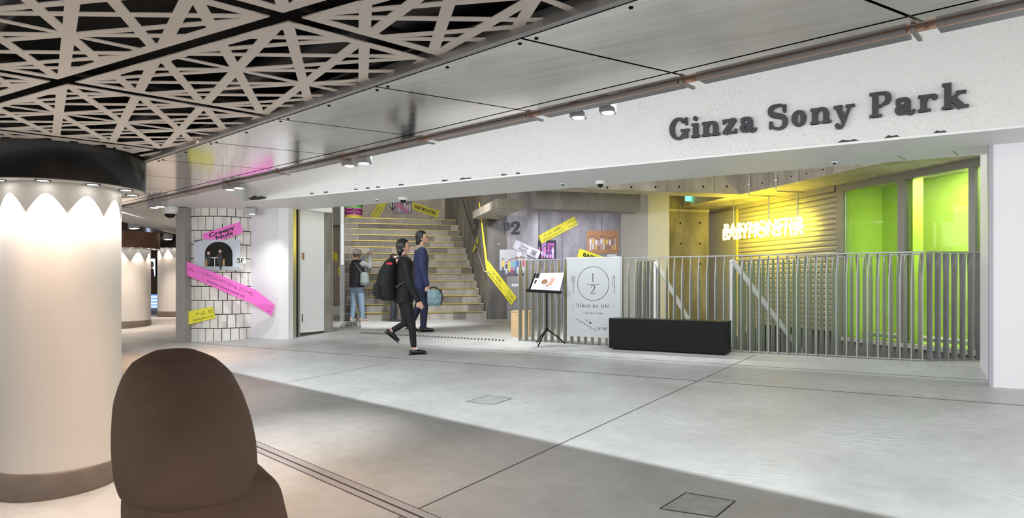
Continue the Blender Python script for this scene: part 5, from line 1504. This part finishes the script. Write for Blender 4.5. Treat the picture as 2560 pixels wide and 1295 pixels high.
person('person in black coat and white socks striding past with a black backpack', gp, HD, 1.59, ps, [BLK, BLKT, mat('flat_black', (.012, .012, .012), .3), HAIR], extra=p2_extra,
       hairfn=lambda B, m, C_, R, h: m.ell(C_ + R @ V((-.03 * h, 0, -.03 * h)), (.03 * h, .042 * h, .05 * h), 12, 8, R))
B = Body(gp, HD, 1.59)
bpk = thing('backpack', 'bulky black backpack with a red patch on the striding person', 'backpack', B.p(-.13, 0, .5))
mb = MB(); B.loft(mb, [(-.13, 0, .465, .06, .09), (-.155, 0, .50, .085, .105), (-.16, 0, .60, .088, .11), (-.145, 0, .72, .075, .10), (-.12, 0, .80, .05, .085), (-.11, 0, .83, .02, .05)])
link('bag_body', blob(mb, .012, 4), cloth('bag_black', (.0035, .0035, .0045)), bpk)
mb = MB(); B.loft(mb, [(-.20, -.02, .48, .04, .07), (-.225, -.02, .53, .05, .08), (-.225, -.02, .60, .04, .075), (-.20, -.02, .64, .02, .05)]); link('front_pocket', blob(mb, .01, 3), cloth('bag_black', (.0035, .0035, .0045)), bpk)
MB().box(tuple(B.p(-.135, -.088, .78)), (.075, .012, .028), M=B.M).build('red_patch', mat('patch_red', (.65, .02, .03), .6), bpk)
for sd in (-1, 1):
    MB().tube([B.p(-.09, sd * .06, .82), B.p(.0, sd * .07, .855), B.p(.075, sd * .07, .78), B.p(.05, sd * .10, .66), B.p(-.08, sd * .10, .58)], .014, 8).build('strap', cloth('strap_grey', (.05, .05, .055)), bpk)
# -- tall person in blue jacket behind
gp4 = G(1052, 829)
ps = dict(STD, hpr=(.0, -.045, .48), knr=(.03, -.045, .27), anr=(.02, -.045, .042), knl=(-.01, .045, .27), anl=(-.10, .045, .06), tiltl=-.35, wrr=(.05, -.13, .455), elr=(.0, -.13, .62), ell=(-.05, .13, .62), wrl=(.0, .14, .47), turn=-.15)
BLU = cloth('jacket_blue', (.022, .032, .095)); NAVY = cloth('trouser_navy', (.012, .016, .045))


def p4_extra(B, root, C_, R):
    mb = MB(); B.loft(mb, [(-.01, 0, .80, .06, .085), (-.005, 0, .83, .055, .065), (0, 0, .855, .045, .05)]); link('scarf', blob(mb, .01, 3), cloth('scarf_beige', (.35, .27, .22)), root)


person('tall person in blue jacket and navy trousers walking behind the black backpack', gp4, HD, 1.84, ps, [BLU, NAVY, mat('shoe_leather', (.012, .010, .010), .25), HAIR], extra=p4_extra,
       hairfn=lambda B, m, C_, R, h: (m.ell(C_ + R @ V((-.035 * h, 0, -.03 * h)), (.028 * h, .042 * h, .06 * h), 12, 8, R), m.ell(C_ + R @ V((-.04 * h, 0, -.075 * h)), (.02 * h, .032 * h, .04 * h), 12, 8, R)))
B = Body(gp4, HD, 1.84)
bg_ = thing('carrier_bag', 'dark-edged bag with pale blue contents held by the blue-jacketed person', 'bag', B.p(.10, -.13, .26))
mb = MB(); B.loft(mb, [(.11, -.13, .255, .05, .03), (.12, -.13, .29, .07, .05), (.12, -.13, .37, .072, .05), (.105, -.13, .42, .05, .03)]); link('bag_body', blob(mb, .01, 3), mat('bag_paleblue', (.22, .34, .40), .35, var=.35, vscale=14), bg_)
MB().tube([B.p(.185, -.13, .27), B.p(.20, -.13, .34), B.p(.18, -.13, .41), B.p(.12, -.13, .44), B.p(.085, -.13, .435), B.p(.05, -.13, .42)], .016, 8).build('rim', cloth('bag_rim', (.03, .03, .035)), bg_)
MB().tube([B.p(.06, -.13, .43), B.p(.075, -.132, .445), B.p(.11, -.13, .43)], .007, 6).build('handle', mat('handle_red', (.45, .03, .08), .5), bg_)
# -- person hidden behind, in jeans
gp3 = G(984, 805)
ps = dict(STD, knr=(.02, -.05, .27), anr=(.0, -.05, .045))
person('person in dark jeans standing at the foot of the stairs behind the backpack', gp3, (HD - FW * .5), 1.55, ps, [cloth('coat_charcoal', (.02, .02, .022)), cloth('jeans_dark', (.03, .033, .045)), mat('shoe_dark', (.03, .025, .025), .6), HAIR, mat('sole_white', (.7, .68, .62), .6)])
# -- woman photographing the stairs
gp1 = G(892, 805)
ps = dict(STD, shl=(.02, .1, .80), shr=(.02, -.1, .80), elr=(.11, -.125, .76), ell=(.10, .09, .77), wrr=(.15, -.105, .915), wrl=(.15, -.05, .915), head=(.02, .01, .925), knl=(.0, .055, .27), anl=(-.02, .065, .045), anr=(.03, -.075, .045), knr=(.02, -.065, .27), fat=1.02,
          coat=[(0, 0, .48, .07, .098), (0, 0, .54, .078, .105), (0, 0, .63, .075, .10), (.005, 0, .72, .08, .105), (0, 0, .80, .066, .11), (0, 0, .84, .045, .06)])
GSL = cloth('sleeve_grey', (.42, .45, .46))


def p1_extra(B, root, C_, R):
    mb = MB(); B.loft(mb, [(0, 0, .475, .082, .11), (0, 0, .54, .088, .115), (0, 0, .63, .086, .11), (0, 0, .74, .088, .112), (0, 0, .81, .07, .10), (0, 0, .85, .05, .062)]); link('puffer_vest', blob(mb, .01, 3), cloth('vest_black', (.014, .014, .018)), root)
    mb = MB(); mb.ell(C_ + R @ V((-.005 * B.h, 0, .035 * B.h)), (.066 * B.h, .060 * B.h, .045 * B.h), 18, 10, R); mb.tube([C_ + R @ V((math.cos(a) * .06 * B.h, math.sin(a) * .055 * B.h, .012 * B.h)) for a in [k * PI / 8 for k in range(17)]], .010 * B.h, 8)
    link('knit_hat', blob(mb, .008, 2), cloth('hat_grey', (.46, .43, .41)), root)


person('person in grey hat and black puffer vest raising a phone towards the stairs', gp1, (FW * .8 + RT * .45).normalized(), 1.66, ps, [GSL, cloth('jeans_light', (.20, .29, .38)), cloth('shoe_beige', (.45, .36, .28)), mat('hair_brown', (.16, .09, .055), .5), mat('sole_white', (.7, .68, .62), .6)], extra=p1_extra)
B = Body(gp1, (FW * .8 + RT * .45).normalized(), 1.66)
ph = thing('phone', 'small grey phone held up by the person in the grey hat', 'phone', B.p(.185, -.08, .965)); MB().box(tuple(B.p(.185, -.08, .965)), (.010, .075, .15), M=B.M).build('case', mat('phone_grey', (.22, .26, .32), .3), ph); MB().box(tuple(B.p(.182, -.08, .965)), (.006, .068, .14), M=B.M).build('screen', mat('phone_screen', (.2, .25, .3), .2, emit=(.3, .4, .5), estr=.5), ph)
tb = thing('shoulder_bag', 'grey-green shoulder bag on the person with the phone', 'bag', B.p(-.04, -.15, .5))
mb = MB(); B.loft(mb, [(-.02, -.15, .50, .055, .04), (-.02, -.155, .54, .075, .055), (-.02, -.155, .63, .07, .05), (-.02, -.15, .68, .05, .03)]); link('bag_body', blob(mb, .01, 3), cloth('bag_green', (.20, .25, .24)), tb)
MB().tube([B.p(.03, -.15, .67), B.p(.06, -.06, .82), B.p(0, .05, .845), B.p(-.07, -.03, .80), B.p(-.07, -.15, .67)], .010, 8).build('strap', cloth('strap_green', (.12, .15, .14)), tb)
# -- child-height figure in a brown hooded coat passing close by
dc = 1.30; cb = P(505, 900, dc); zf = fz(cb.y); topz = CAMZ - 160 / FPX * dc; hc_ = topz - zf
HDC = (FW * .96 + RT * .12).normalized()
root = thing('person', 'person in a dark brown hooded coat passing close by at the lower left', 'person', V((cb.x, cb.y, zf)))
B = Body(V((cb.x, cb.y, zf)), HDC, hc_)
BRN = mat('coat_brown', (.21, .135, .10), .85, bump=.7, bscale=9, var=.3, vscale=4)
mb = MB(); B.loft(mb, [(0, 0, .50, .07, .09), (0, 0, .62, .07, .09), (0, 0, .74, .06, .10), (0, 0, .80, .04, .05)]); B.limb(mb, [(0, 0, .78), (.01, 0, .85)], [.045, .045]); C_, R = B.head(mb, (.012, .02, .90), 0., 1.15)
for sd in (1, -1):
    B.limb(mb, [(0, sd * .09, .745), (.02, sd * .115, .61), (.06, sd * .115, .46)], [.026, .024, .02]); B.hand(mb, (.06, sd * .115, .46), (.1, 0, -1), B.l * -sd); B.limb(mb, [(0, sd * .05, .47), (.03 * sd, sd * .05, .25), (.06 * sd, sd * .05, .04)], [.055, .04, .03])
link('body', blob(mb, .008, 2), SKIN, root); B.face(C_, R, root, 1.15)
mb = MB(); B.loft(mb, [(0, 0, .30, .14, .150), (0, 0, .40, .13, .145), (0, 0, .55, .115, .128), (0, 0, .66, .105, .122), (0, 0, .74, .095, .118), (0, 0, .785, .08, .112), (0, 0, .815, .05, .08)])
for sd in (1, -1): B.limb(mb, [(0, sd * .098, .755), (.02, sd * .118, .62), (.05, sd * .115, .50)], [.040, .040, .036])
link('coat', blob(mb, .012, 6), BRN, root)
mb = MB(); B.loft(mb, [(-.03, .0, .765, .085, .108), (-.03, .004, .80, .105, .106), (-.025, .010, .84, .115, .103), (-.02, .018, .88, .115, .098), (-.015, .028, .92, .108, .090), (-.01, .036, .955, .092, .078), (-.01, .042, .98, .068, .060), (-.01, .044, .997, .03, .028)])
mb.ell(B.p(-.085, 0, .80), (.05 * hc_, .075 * hc_, .045 * hc_), 14, 10, B.M)
link('hood', blob(mb, .010, 6), BRN, root)
mb = MB()
for sd in (1, -1): B.limb(mb, [(0, sd * .05, .44), (.03 * sd, sd * .05, .25), (.06 * sd, sd * .05, .06)], [.07, .055, .045])
link('trousers', blob(mb, .012, 3), cloth('trouser_dark', (.03, .025, .025)), root)
for sd in (1, -1):
    mb = MB(); a = B.p(.06 * sd + .02, sd * .05, .025); mb.ell(a, (.085 * hc_, .038 * hc_, .028 * hc_), 14, 8, B.M); mb.build('shoe', BLACK, root)
